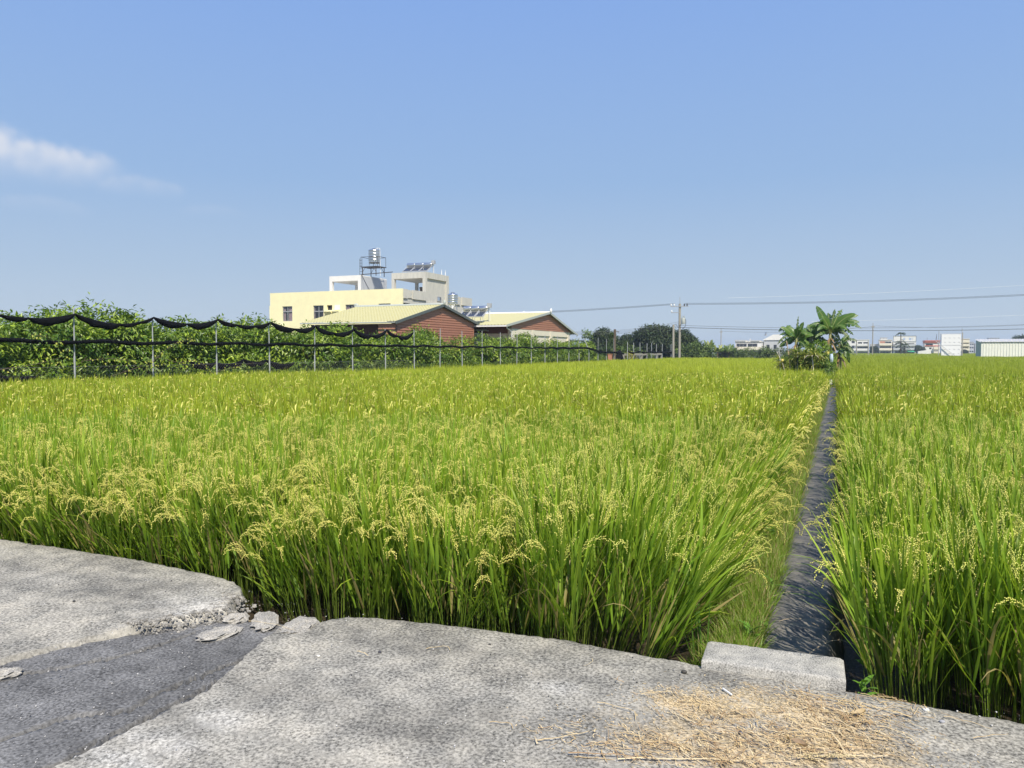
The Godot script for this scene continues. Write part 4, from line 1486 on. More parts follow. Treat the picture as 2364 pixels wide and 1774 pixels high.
func tree(n: String, label: String, cat: String, group: String, cr: MB, tr: MB, m: Material) -> Node3D:
	var o := thing(n, label, cat, Vector3.ZERO, group)
	obj("trunk", tr.mesh(true), M.bark, o)
	obj("crown", cr.mesh(false), m, o)
	return o

const NTH := ["first", "second", "third", "fourth", "fifth", "sixth", "seventh", "eighth", "ninth", "tenth", "eleventh", "twelfth", "thirteenth", "fourteenth", "fifteenth", "sixteenth", "seventeenth", "eighteenth", "nineteenth", "twentieth", "twenty-first", "twenty-second"]

func orchard() -> void:
	var dark := Color(0.085, 0.17, 0.02)
	var light := Color(0.42, 0.54, 0.055)
	var protos := []
	for k in 4:
		var lobes := []
		for j in 9:
			var an := rng.randf() * TAU
			var rr := rng.randf_range(0.2, 1.25)
			lobes.append([Vector3(cos(an) * rr, rng.randf_range(0.35, 2.3) - rr * 0.25, sin(an) * rr), Vector3(0.85, 0.7, 0.85) * rng.randf_range(0.75, 1.2)])
		lobes.append([Vector3(rng.randf_range(-0.4, 0.4), 2.25, rng.randf_range(-0.4, 0.4)), Vector3(1.0, 0.72, 1.0)])
		protos.append([crown(lobes, 1250, 11, 0.19, 0.037, dark, light, 0.9), trunk(2.4, 0.09, 1.2, 5)])
	var row1 := [[-5.0, 2.5], [-7.6, 2.5], [-10.2, 2.5], [-12.8, 2.5], [-15.4, 2.55], [-18.0, 2.9], [-20.7, 3.3], [-23.4, 2.9], [-26.0, 2.9], [-28.6, 3.1], [-31.6, 2.75], [-35.3, 3.1], [-38.6, 2.65], [-41.6, 2.6], [-44.3, 3.15], [-47.6, 2.55], [-51.3, 2.75], [-55.0, 2.6], [-58.8, 2.75], [-62.4, 3.15], [-66.0, 2.65], [-69.6, 2.4], [-73.4, 2.7], [-77.2, 2.6]]
	var row3 := [[-17.5, 2.8], [-21.0, 2.9], [-24.5, 2.85], [-27.8, 2.9], [-31.0, 2.85], [-34.6, 2.9], [-38.2, 2.85], [-41.6, 2.8], [-44.2, 2.5]]
	var row2 := [[-13.0, 2.7], [-16.2, 2.75], [-19.2, 3.0], [-22.0, 3.3], [-24.8, 2.9], [-28.0, 2.95], [-31.2, 3.0], [-34.4, 2.8], [-37.6, 2.9], [-41.0, 2.7]]
	var first := {}
	for r in 3:
		var list: Array = [row1, row2, row3][r]
		var shown := 0
		for k in list.size():
			var q := (k * 7 + r * 3) % 4
			var label := "orchard tree just past the picture's left edge, behind the net fence"
			if list[k][0] < [-14.5, -17.0, -19.5][r]:
				label = "%s orchard tree from the left in the %s row behind the net fence" % [NTH[shown], ["front", "second", "third"][r]]
				shown += 1
			var x: float = [-24.2, -28.2, -32.0][r] + rng.randf_range(-0.25, 0.25)
			var hh: float = (list[k][1] - PADDY) / 3.0
			x -= maxf(0.0, hh - 1.0) * 5.5
			var wd := 1.0 + maxf(0.0, hh - 1.0) * 0.9
			var sz := Vector3(rng.randf_range(0.95, 1.1) * wd, hh, rng.randf_range(0.95, 1.1) * wd)
			if not first.has(q):
				var o := tree("orchard_tree", label, "tree", "leafy fruit trees behind the net fence", protos[q][0], protos[q][1], M.leaf)
				o.position = Vector3(x, PADDY, list[k][0])
				o.scale = sz
				o.rotation.y = rng.randf() * TAU
				first[q] = o
			else:
				clone(first[q], label, Vector3(x, PADDY, list[k][0]), rng.randf() * TAU, sz)
	# low undergrowth along the foot of the fence
	var ug := crown([[Vector3(0, 0.25, 0), Vector3(0.55, 0.45, 1.0)], [Vector3(0.1, 0.5, 0.5), Vector3(0.5, 0.4, 0.6)]], 190, 9, 0.14, 0.028, Color(0.06, 0.12, 0.015), Color(0.24, 0.33, 0.04), 0.6).mesh(false)
	var mm := MultiMesh.new()
	mm.transform_format = MultiMesh.TRANSFORM_3D
	mm.mesh = ug
	mm.instance_count = 130
	for k in 130:
		mm.set_instance_transform(k, Transform3D(Basis(Vector3.UP, rng.randf_range(-0.4, 0.4) + (PI if k % 2 else 0.0)).scaled(Vector3(1, rng.randf_range(0.7, 1.4), 1)), Vector3(-22.6 + rng.randf_range(-0.3, 0.2), PADDY, -4.0 - k * 0.58)))
	var mi := MultiMeshInstance3D.new()
	mi.name = "undergrowth"
	mi.multimesh = mm
	mi.material_override = M.leaf
	add_child(mi)
	tag(mi, "low tangled undergrowth at the foot of the net fence", "undergrowth", "", "stuff")
	# papaya at the far end, and one banana leaf rising over the first net
	var pp := thing("papaya_tree", "slim papaya tree with a tuft of pale leaves beyond the cream house", "tree", Vector3(-24.6, PADDY, -78.5))
	obj("trunk", trunk(3.6, 0.06, 0.1, 1).mesh(true), M.bark, pp)
	var pl := crown([[Vector3(0, 3.6, 0), Vector3(0.55, 0.35, 0.55)]], 24, 9, 0.26, 0.06, Color(0.10, 0.17, 0.03), Color(0.24, 0.32, 0.06), 0.6)
	obj("crown", pl.mesh(false), M.leaf, pp)

# ---------------------------------------------------------------- fence and nets
func fence() -> void:
	var o := thing("net_fence", "long fence of thin galvanised posts and chain-link beyond the left rice", "fence")
	var k := 0
	var z := -4.81
	while z > -80.0:
		var top := 2.72 + 0.05 * sin(k * 2.3) + (0.12 if z < -40 else 0.0)
		var lean := Vector3(0.03 * sin(k * 1.7), 0, 0.05 * sin(k * 3.1))
		var m := MB.new()
		if k == 22: # the post whose top is bent over
			m.tube(PackedVector3Array([Vector3(-21.8, PADDY - 0.1, z), Vector3(-21.8, 1.55, z), Vector3(-22.3, 2.75, z - 0.1)]), PackedFloat32Array([0.034, 0.032, 0.028]), 7)
		else:
			var b0 := Vector3(-21.8, PADDY - 0.1, z)
			m.tube(PackedVector3Array([b0, Vector3(-21.8, 1.35, z) + lean * 0.5]), PackedFloat32Array([0.031, 0.031]), 7)
			m.tube(PackedVector3Array([Vector3(-21.8, 1.35, z) + lean * 0.5, Vector3(-21.8, top + (0.12 if k == 4 else 0.0), z) + lean]), PackedFloat32Array([0.022, 0.020]), 7)
		obj("post", m.mesh(true), M.galvanised, o)
		z -= 2.97
		k += 1
	var wm := MB.new()
	var c := 0
	z = -11.0
	while z > -37.0:
		for s in 2:
			var dz := 1.35 * (1.0 if s == 0 else -1.0)
			wm.tube(PackedVector3Array([Vector3(-21.83, PADDY, z), Vector3(-21.83 + 0.008 * s, 1.03, z + dz)]), PackedFloat32Array([0.0015, 0.0015]), 3, false)
		z -= 0.14
	wm.bar(Vector3(-21.83, 1.03, -11.0), Vector3(-21.83, 1.03, -37.0), 0.005, 4)
	var w := obj("chain_link", wm.mesh(), M.wire_grey, o)
	w.set_meta("kind", "stuff")
	# the upper net, gathered into swags between the posts
	var sw := [[-4.81, 2.6], [-7.78, 2.64], [-10.75, 2.6], [-13.72, 2.66], [-16.69, 2.68], [-19.66, 2.70], [-22.63, 2.74], [-25.6, 2.74], [-28.57, 2.68], [-31.54, 2.62], [-34.51, 2.66], [-37.2, 2.58]]
	var ties := [[0.0, 0.4, 1.0], [0.0, 0.6, 1.0], [0.0, 0.5, 0.75, 1.0], [0.0, 0.22, 0.5, 1.0], [0.0, 0.55, 0.8, 1.0], [0.0, 0.5, 1.0], [0.0, 0.35, 0.68, 1.0], [0.0, 0.52, 1.0], [0.0, 0.45, 1.0], [0.0, 0.55, 1.0], [0.0, 0.4, 1.0]]
	var sag := [0.25, 0.28, 0.26, 0.18, 0.27, 0.2, 0.2, 0.2, 0.26, 0.3, 0.28]
	var nn := fnoise(81, 1.0, FastNoiseLite.TYPE_SIMPLEX_SMOOTH, 3)
	var net := MB.new()
	net_run(net, nn, sw, ties, sag, 0.25, -21.72)
	solo("shade_net", "black shade net hanging in swags from the tops of the fence posts", "net", net.mesh(true), M.net)
	# the middle net, rolled tight
	var mid := []
	var mz := -4.6
	while mz > -66.0:
		mid.append(Vector3(-21.70 + 0.02 * sin(mz * 3.0), 1.80 + 0.03 * sin(mz * 2.1 + 0.8) + 0.02 * nn.get_noise_1d(mz * 6), mz))
		mz -= 0.18
	for q in [[-67.0, 1.82], [-69.0, 1.86], [-71.5, 1.66], [-73.5, 1.48], [-75.8, 1.42], [-78.5, 1.42], [-81.5, 1.36], [-82.6, 1.25]]:
		mid.append(Vector3(-21.70, q[1], q[0]))
	var mr := PackedFloat32Array()
	for p in mid:
		mr.append(0.06 + 0.022 * nn.get_noise_1d(p.z * 11.0) + (0.03 if p.z < -60 else 0.0))
	net = MB.new()
	net.tube(PackedVector3Array(mid), mr, 9)
	solo("rolled_net", "black net rolled into a rope tied along the middle of the fence posts", "net", net.mesh(true), M.net)
	net = MB.new()
	net_run(net, nn, [[-21.4, 1.16], [-22.7, 1.10], [-24.2, 1.22], [-25.5, 1.18], [-27.3, 1.02]], [[0.0, 1.0], [0.0, 0.5, 1.0], [0.0, 0.6, 1.0], [0.0, 1.0]], [0.06, 0.12, 0.10, 0.1], 0.26, -21.92)
	solo("fallen_net", "loose black net fallen onto the chain-link near the ground, left of the yellow house", "net", net.mesh(true), M.net)
	net = MB.new()
	net_run(net, nn, [[-12.0, 0.95], [-14.0, 0.9], [-15.6, 0.8]], [[0.0, 1.0], [0.0, 1.0]], [0.08, 0.06], 0.2, -21.92)
	solo("fallen_net", "loose black net lying on the chain-link at the picture's left edge", "net", net.mesh(true), M.net)
	net = MB.new()
	net_run(net, nn, [[-64.5, 0.75], [-68.0, 0.82], [-71.0, 0.6]], [[0.0, 1.0], [0.0, 1.0]], [0.05, 0.1], 0.5, -22.0)
	solo("fallen_net", "black netting bunched at the fence's foot before the cream house", "net", net.mesh(true), M.net)
	# creeping vines with yellowing leaves
	var runs := [["yellow-leaved vine climbing the net on the fence's first bays", [Vector3(-21.62, 0.9, -13.6), Vector3(-21.6, 1.15, -15.4), Vector3(-21.6, 1.35, -16.2), Vector3(-21.6, 1.9, -15.8), Vector3(-21.6, 2.0, -15.2)], 90], ["yellowish vine hung along the chain-link top between two posts", [Vector3(-21.62, 1.22, -16.9), Vector3(-21.6, 1.28, -17.8), Vector3(-21.6, 1.2, -18.6), Vector3(-21.6, 1.1, -19.4), Vector3(-21.6, 0.7, -17.8)], 80], ["pale vine crossing the rolled net right of the second tall post", [Vector3(-21.6, 1.0, -19.3), Vector3(-21.6, 1.5, -19.9), Vector3(-21.6, 1.85, -20.6), Vector3(-21.6, 1.98, -21.2)], 55], ["bare brown vine looping over the chain-link with a few pale leaves", [Vector3(-21.6, 1.3, -19.7), Vector3(-21.6, 1.1, -20.6), Vector3(-21.6, 1.2, -21.4), Vector3(-21.6, 0.7, -22.2), Vector3(-21.6, 0.9, -23.4), Vector3(-21.6, 1.05, -24.4)], 60]]
	for rn in runs:
		var v := thing("climbing_vine", rn[0], "vine", rn[1][0], "vines on the net fence")
		var st := MB.new()
		var lv := MB.new()
		var pts := PackedVector3Array()
		var rad := PackedFloat32Array()
		for p in rn[1]:
			pts.append(p - rn[1][0])
			rad.append(0.011)
		st.tube(pts, rad, 5)
		for q in rn[2]:
			var s := rng.randi() % (pts.size() - 1)
			var p := pts[s].lerp(pts[s + 1], rng.randf()) + Vector3(rng.randf_range(0.0, 0.08), rng.randfn(0, 0.09), rng.randfn(0, 0.09))
			lv.col = Color(0.26, 0.33, 0.04).lerp(Color(0.55, 0.54, 0.10), rng.randf()) if rng.randf() < 0.55 else Color(0.12, 0.2, 0.03)
			leaf2(lv, p, Vector3(0.3, -0.7, rng.randf_range(-0.7, 0.7)).normalized(), Vector3(1, 0.4, 0), 0.075, 0.034)
		obj("stem", st.mesh(true), M.bark, v)
		obj("leaves", lv.mesh(false), M.leaf, v)

# a gathered net from point to point ([z, y]); it droops by sag, is pinched at its ties and hangs by up to drop below its upper edge
func net_run(b: MB, nn: FastNoiseLite, pts: Array, ties: Array, sag: Array, drop: float, x: float) -> void:
	var prev := -1
	var n := 12
	for s in pts.size() - 1:
		var steps_n := 26
		for k in steps_n + (1 if s == pts.size() - 2 else 0):
			var t := float(k) / steps_n
			var z := lerpf(pts[s][0], pts[s + 1][0], t)
			var y: float = lerpf(pts[s][1], pts[s + 1][1], t) - sag[s] * 4.0 * t * (1.0 - t) * (0.85 + 0.3 * t)
			var full := 0.0
			for q in ties[s].size() - 1:
				if t >= ties[s][q] and t <= ties[s][q + 1]:
					var u: float = (t - ties[s][q]) / (ties[s][q + 1] - ties[s][q])
					full = pow(sin(PI * u), 0.6) * minf(1.0, (ties[s][q + 1] - ties[s][q]) * 1.9)
			var h := 0.055 + drop * full * (0.75 + 0.3 * nn.get_noise_1d(z * 1.3))
			var st := b.v.size()
			for j in n:
				var an := TAU * j / n
				var fold := 1.0 + 0.35 * nn.get_noise_2d(z * 1.6 + j * 9.7, j * 3.1)
				b.p(Vector3(x + (0.035 + 0.06 * full) * cos(an) * fold, y - h * 0.5 + sin(an) * h * 0.5 * (1.0 + 0.12 * nn.get_noise_2d(z * 3.0, j * 2.0)), z))
			if prev >= 0:
				for j in n:
					var j2 := (j + 1) % n
					b.f(prev + j, st + j, st + j2)
					b.f(prev + j, st + j2, prev + j2)
			prev = st

func far_fence() -> void:
	var o := thing("net_fence", "far stretch of thin posts before the dark trees left of the utility pole", "fence")
	for z in [-84.66, -87.5, -90.6, -94.2, -96.8, -99.6, -103.2, -109.1]:
		var m := MB.new()
		m.bar(Vector3(-21.8, PADDY, z), Vector3(-21.8, 2.55 - 0.05 * sin(z), z + 0.1 * sin(z * 2.0)), 0.035, 6)
		obj("post", m.mesh(true), M.galvanised, o)
	var nm := MB.new()
	var pts := PackedVector3Array()
	var rd := PackedFloat32Array()
	for k in 24:
		var z := -84.7 - 1.06 * k
		pts.append(Vector3(-21.75, 1.42 + 0.09 * sin(z * 1.1) , z))
		rd.append(0.10 + 0.03 * sin(z * 2.3))
	nm.tube(pts, rd, 7)
	solo("rolled_net", "black net rolled along the far fence posts, left of the utility pole", "net", nm.mesh(true), M.net)
	# low wall with dark gaps behind it
	var w := thing("low_wall", "low grey wall with dark openings behind the far fence", "wall", Vector3(-23.2, PADDY, -98))
	var m := MB.new()
	m.span(Vector3(-0.1, 1.35, -11.5), Vector3(0.1, 1.6, 10.0))
	for k in 8:
		m.span(Vector3(-0.09, 0, -11.4 + k * 3.0), Vector3(0.09, 1.35, -11.0 + k * 3.0))
	obj("frame", m.mesh(), M.pole_concrete, w)
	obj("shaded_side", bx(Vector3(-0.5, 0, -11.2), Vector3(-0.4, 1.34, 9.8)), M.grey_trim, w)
	m = MB.new()
	m.tube(PackedVector3Array([Vector3(0, 0, 0), Vector3(0, 1.0, 0), Vector3(0.1, 1.8, 0), Vector3(0.25, 2.05, 0)]), PackedFloat32Array([1.0, 0.85, 0.45, 0.05]), 12)
	var tp := solo("tarpaulin", "dark tarpaulin draped like a small tent at the end of the near fence", "tarpaulin", m.mesh(true), M.net, "", "", Vector3(-23.1, PADDY, -86.0))
	tp.scale = Vector3(0.55, 1, 1.0)
	m = MB.new()
	m.box(Vector3(0, 0.75, 0), Vector3(0.4, 1.5, 0.4))
	m.box(Vector3(0, 1.53, 0), Vector3(0.48, 0.06, 0.48))
	solo("brick_pillar", "small red pillar beside the dark tarpaulin at the fence's end", "pillar", m.mesh(), M.red_sheet, "", "", Vector3(-23.4, PADDY, -83.2))
	var yb := crown([[Vector3(0, 0.7, 0), Vector3(0.9, 0.8, 0.9)]], 110, 10, 0.2, 0.05, Color(0.10, 0.16, 0.02), Color(0.62, 0.52, 0.06), 0.3)
	var sh := tree("flowering_shrub", "shrub with yellow flowers right of the dark tarpaulin", "shrub", "", yb, trunk(0.9, 0.04, 0.4, 3), M.leaf)
	sh.position = Vector3(-22.9, PADDY + 0.2, -89.5)

# ---------------------------------------------------------------- poles and wires
func wire(label: String, a: Vector3, b: Vector3, sag: float, r: float, m: Material, group := "power lines across the fields") -> void:
	var w := MB.new()
	var pts := PackedVector3Array()
	var rd := PackedFloat32Array()
	for k in 21:
		var t := k / 20.0
		pts.append(a.lerp(b, t) + Vector3.DOWN * sag * 4.0 * t * (1.0 - t))
		rd.append(r)
	w.tube(pts, rd, 4, false)
	solo("power_line", label, "power line", w.mesh(true), m, group)

func poles_and_wires() -> void:
	var p := thing("utility_pole", "tall concrete utility pole with crossarm, insulators and transformer", "utility pole", Vector3(-21.75, PADDY, -115))
	var m := MB.new()
	m.bar(Vector3.ZERO, Vector3(0, 8.9, 0), 0.17, 10)
	m.tube(PackedVector3Array([Vector3(0, 0, 0), Vector3(0, 8.9, 0)]), PackedFloat32Array([0.19, 0.13]), 10)
	m.bar(Vector3(0, 8.9, 0), Vector3(0, 9.9, 0), 0.03, 5)
	obj("pole", m.mesh(true), M.pole_concrete, p)
	m = MB.new()
	m.box(Vector3(0, 8.5, 0.2), Vector3(2.6, 0.12, 0.12))
	m.box(Vector3(-0.6, 7.6, 0.2), Vector3(1.2, 0.1, 0.1))
	obj("crossarm", m.mesh(), M.galvanised, p)
	for q in [[-1.25, 8.7], [-0.8, 8.7], [0.7, 8.7], [1.1, 8.7], [-1.15, 7.75]]:
		m = MB.new()
		m.lathe(Vector3(q[0], q[1] - 0.15, 0.2), PackedVector2Array([Vector2(0.03, 0), Vector2(0.13, 0.05), Vector2(0.06, 0.1), Vector2(0.13, 0.17), Vector2(0.06, 0.22), Vector2(0.11, 0.3), Vector2(0.0, 0.36)]), 8)
		obj("insulator", m.mesh(true), M.wire_black if q[0] > 0 else M.white_paint, p)
	m = MB.new()
	m.bar(Vector3(0.55, 5.9, 0.1), Vector3(0.55, 6.8, 0.1), 0.3, 12)
	m.bar(Vector3(0.4, 6.8, 0.1), Vector3(0.4, 7.1, 0.1), 0.05, 6)
	m.bar(Vector3(0.7, 6.8, 0.1), Vector3(0.7, 7.1, 0.1), 0.05, 6)
	obj("transformer", m.mesh(true), M.pale_trim, p)
	m = MB.new()
	m.tube(PackedVector3Array([Vector3(0.6, 7.0, 0.2), Vector3(0.95, 6.4, 0.2), Vector3(0.9, 5.6, 0.2), Vector3(0.3, 5.0, 0.2), Vector3(0.1, 4.8, 0.2)]), PackedFloat32Array([0.03, 0.03, 0.03, 0.03, 0.03]), 4)
	m.tube(PackedVector3Array([Vector3(0.35, 5.9, 0.2), Vector3(-0.2, 5.4, 0.2), Vector3(-0.6, 5.9, 0.2)]), PackedFloat32Array([0.03, 0.03, 0.03]), 4)
	obj("cable_loops", m.mesh(true), M.wire_black, p)
	m = MB.new()
	m.tube(PackedVector3Array([Vector3.ZERO, Vector3(0, 5.8, 0)]), PackedFloat32Array([0.19, 0.15]), 9)
	var p2 := solo("utility_pole", "shorter pale concrete pole just left of the tall utility pole", "utility pole", m.mesh(true), M.pole_concrete, "", "", Vector3(-22.55, PADDY, -114.4))
	m = MB.new()
	m.tube(PackedVector3Array([Vector3.ZERO, Vector3(0.05, 4.3, 0)]), PackedFloat32Array([0.17, 0.13]), 9)
	m.bar(Vector3(-0.1, 4.1, 0), Vector3(0.5, 4.0, 0), 0.04, 5)
	solo("utility_pole", "dark leaning pole behind the tarpaulin at the fence's end", "utility pole", m.mesh(true), M.bark, "", "", Vector3(-23.0, PADDY, -83.5))
	# far poles on the right
	var fp := [["pale pole with a small cap standing in the far field right of the banana plants", 8.9, 9.75, -243.0, 0.13, 1], ["short grey pole in the far field close to the banana plants' right side", 7.75, 4.9, -242.4, 0.15, 0], ["thin grey post half hidden beside the banana plants in the far field", 4.7, 4.9, -241.3, 0.13, 0], ["far thin pole above the pale house left of the banana plants", -35.9, 9.2, -262.0, 0.12, 1]]
	for q in fp:
		m = MB.new()
		m.tube(PackedVector3Array([Vector3.ZERO, Vector3(0, q[2] - PADDY - 1.2, 0), Vector3(0, q[2] - PADDY, 0)]), PackedFloat32Array([q[4] * 1.2, q[4], 0.04]), 8)
		if q[5] == 1:
			m.box(Vector3(0, q[2] - PADDY - 1.2, 0), Vector3(0.9, 0.25, 0.25))
		var at := Vector3(q[1], PADDY, q[3])
		solo("utility_pole", q[0], "utility pole", m.mesh(true), M.pole_concrete, "far poles across the fields", "", at)
	var top := Vector3(-21.75, PADDY + 8.75, -114.8)
	for k in 3:
		var dy := Vector3(0, 0.12 * k, -0.3 * k)
		wire("%s of three upper wires running left from the utility pole behind the houses" % ["lowest", "middle", "highest"][k], top + dy + Vector3(-1.2 if k == 0 else -0.8, 0, 0), Vector3(-66.0, 6.6, -98.0) + dy, 0.4, 0.016, M.wire_black)
		wire("%s of three upper wires running right from the utility pole over the fields" % ["lowest", "middle", "highest"][k], top + dy + Vector3(0.7, 0, 0), Vector3(40.0, 10.75, -141.5) + dy, 0.55, 0.016, M.wire_black)
	var low := Vector3(-21.75, PADDY + 5.4, -114.8)
	wire("thick lower cable running right from the utility pole behind the banana plants", low, Vector3(45.0, 5.65, -143.0), 0.75, 0.034, M.wire_black)
	wire("thin cable just above the thick lower one, right of the utility pole", low + Vector3(0, 0.3, 0), Vector3(45.0, 6.6, -143.0), 0.9, 0.018, M.wire_black)
	for k in 4:
		wire("%s of four slack cables from the utility pole down towards the houses" % ["lowest", "second lowest", "second highest", "highest"][k], low + Vector3(0, 0.28 * k, 0), Vector3(-42.0, 4.15 + 0.22 * k, -105.5), 0.55 + 0.1 * k, 0.016, M.wire_black if k < 3 else M.wire_grey)
	wire("thin cable from the far pale pole towards the left", Vector3(10.2, 9.4, -265), Vector3(-36, 8.3, -262), 1.0, 0.035, M.wire_grey)
	wire("thin cable from the far pale pole towards the right edge", Vector3(10.2, 9.5, -265), Vector3(80.0, 12.4, -295), 1.6, 0.035, M.wire_grey)
	wire("very high pale wire crossing the sky on the right, the upper one", Vector3(-40, 22.4, -310), Vector3(90, 29.0, -365), 0.8, 0.035, M.white_paint)
	wire("high pale wire crossing the sky on the right, the lower one", Vector3(-10, 13.2, -322), Vector3(90, 17.0, -365), 0.5, 0.035, M.white_paint)

# ---------------------------------------------------------------- distant trees
func far_trees() -> void:
	var dk := Color(0.026, 0.052, 0.014)
	var lt := Color(0.085, 0.125, 0.03)
	var big := []
	for k in 3:
		var lobes := []
		for j in 11:
			var an := rng.randf() * TAU
			var rr := rng.randf_range(0.2, 1.0)
			lobes.append([Vector3(cos(an) * rr * 2.1, rng.randf_range(1.6, 5.4) - rr * 0.7, sin(an) * rr * 2.1), Vector3(1.3, 1.0, 1.3) * rng.randf_range(0.7, 1.15)])
		big.append([crown(lobes, 1500, 9, 0.36, 0.10, dk, lt, 0.4), trunk(5.2, 0.2, 2.0, 6)])
	var spots := [["rounded dark tree left of the leaning pole, the leftmost of the dark trees", -37.3, -127, 0.98, 0], ["dark spreading tree right behind the leaning pole", -33.6, -129, 0.80, 1], ["tallest dark tree in the middle of the far group", -29.4, -129.5, 1.12, 2], ["dark tree filling the gap before the tallest one", -31.6, -132.5, 0.92, 0], ["dark tree just behind the tall utility pole", -26.4, -130.5, 1.02, 1], ["dark tree right of the tall utility pole, falling away to the right", -23.7, -132.5, 0.98, 2], ["dark tree low behind the far fence, left of the tallest", -40.0, -129, 0.66, 2]]
	var first := {}
	for s in spots:
		var o: Node3D
		if not first.has(s[4]):
			o = tree("mango_tree", s[0], "tree", "dark trees around the utility pole", big[s[4]][0], big[s[4]][1], M.far_leaf)
			first[s[4]] = o
		else:
			o = clone(first[s[4]], s[0], Vector3.ZERO)
		o.position = Vector3(s[1], PADDY, s[2])
		o.scale = Vector3.ONE * s[3]
		o.rotation.y = s[1] * 3.0
	# slim light green trees and low shrubs along the field's far side
	var cy := crown([[Vector3(0, 1.0, 0), Vector3(0.7, 1.0, 0.7)], [Vector3(0, 2.3, 0), Vector3(0.45, 1.1, 0.45)], [Vector3(0, 3.5, 0), Vector3(0.2, 0.7, 0.2)]], 330, 9, 0.2, 0.03, Color(0.06, 0.11, 0.02), Color(0.17, 0.25, 0.05), -0.3)
	var cyo := tree("columnar_tree", "slim pointed light green tree before the leftmost dark tree", "tree", "", cy, trunk(3.4, 0.06, 0.3, 3), M.far_leaf)
	cyo.position = Vector3(-25.6, PADDY, -92)
	var c2 := clone(cyo, "smaller slim green tree just left of the leaning pole", Vector3(-24.8, PADDY, -95.5), 1.0, Vector3(0.8, 0.72, 0.8))
	var sl := []
	for j in 8:
		sl.append([Vector3(rng.randf_range(-1.6, 1.6), rng.randf_range(0.4, 1.5), rng.randf_range(-0.8, 0.8)), Vector3(0.8, 0.65, 0.8) * rng.randf_range(0.8, 1.2)])
	var scr := crown(sl, 330, 9, 0.24, 0.06, Color(0.06, 0.11, 0.018), Color(0.17, 0.24, 0.04), 0.4)
	var shr := [["broad green shrub at the foot of the utility pole, on its right", -20.9, -122, 1.5], ["tall green shrub between the utility pole and the far bananas", -22.4, -131, 1.75], ["green shrub below the pale two-storey house, the left one", -17.6, -141, 1.35], ["green shrub below the pale two-storey house, the middle one", -14.6, -144, 1.2], ["green shrub below the white gabled house", -12.2, -143, 1.25], ["low green shrub left of the striped-leaf plants", -9.7, -144, 1.2], ["low green shrub close behind the banana plants", -6.6, -141, 1.1], ["light green shrub before the far fence's low wall", -23.8, -101, 0.9], ["dark green shrub below the far dark trees", -30.5, -118, 1.3], ["round green shrub behind the tarpaulin", -26.2, -93.5, 1.25]]
	var f: Node3D
	for k in shr.size():
		var s: Array = shr[k]
		if k == 0:
			f = tree("shrub", s[0], "shrub", "shrubs along the far edge of the rice", scr, trunk(1.4, 0.05, 0.9, 4), M.far_leaf)
			f.position = Vector3(s[1], PADDY, s[2])
			f.scale = Vector3.ONE * s[3]
		else:
			clone(f, s[0], Vector3(s[1], PADDY, s[2]), k * 1.3, Vector3.ONE * s[3])
	# far banana grove
	for k in 5:
		var q: Array = [[-22.2, -137.5, 3.6], [-21.0, -138.5, 4.2], [-19.6, -139.0, 3.5], [-18.6, -140.5, 3.2], [-17.8, -139.4, 3.3]][k]
		var o := thing("banana_plant", "%s banana plant from the left in the far grove right of the utility pole" % NTH[k], "banana plant", Vector3(q[0], PADDY, q[1]), "far banana grove")
		var st := MB.new()
		st.tube(PackedVector3Array([Vector3.ZERO, Vector3(0, q[2] * 0.5, 0)]), PackedFloat32Array([0.14, 0.1]), 6)
		obj("stem", st.mesh(true), M.bark, o)
		for j in 9:
			var an := j * 2.4 + k
			var out := Vector3(cos(an), 0, sin(an))
			var rise := rng.randf_range(0.25, 1.0)
			banana_leaf(o, Vector3(0, q[2] * 0.48, 0), Vector3(0, q[2] * (0.5 + 0.3 * rise), 0) + out * 0.6, Vector3(0, q[2] * (0.35 + 0.65 * rise), 0) + out * rng.randf_range(0.9, 1.5) * (1.3 - 0.6 * rise), 0.27, rng.randf() * 0.8, Color(0.30, 0.34, 0.08) if j % 4 == 0 else Color(0.11, 0.18, 0.035))
	# plants by the far houses
	var ft := [["dark tree between two white houses in the far village", 15.2, -402, 0.78], ["round dark tree right of the sign-topped house", 34.4, -402, 0.85], ["low dark tree behind the white board", 53.0, -404, 0.5], ["tree cut by the picture's right edge above the white shed", 74.3, -400, 1.6], ["dark tree behind the banana plants in the far village", 4.1, -402, 0.6]]
	for s in ft:
		clone(first[2], s[0], Vector3(s[1], PADDY, s[2]), s[1], Vector3.ONE * s[3])

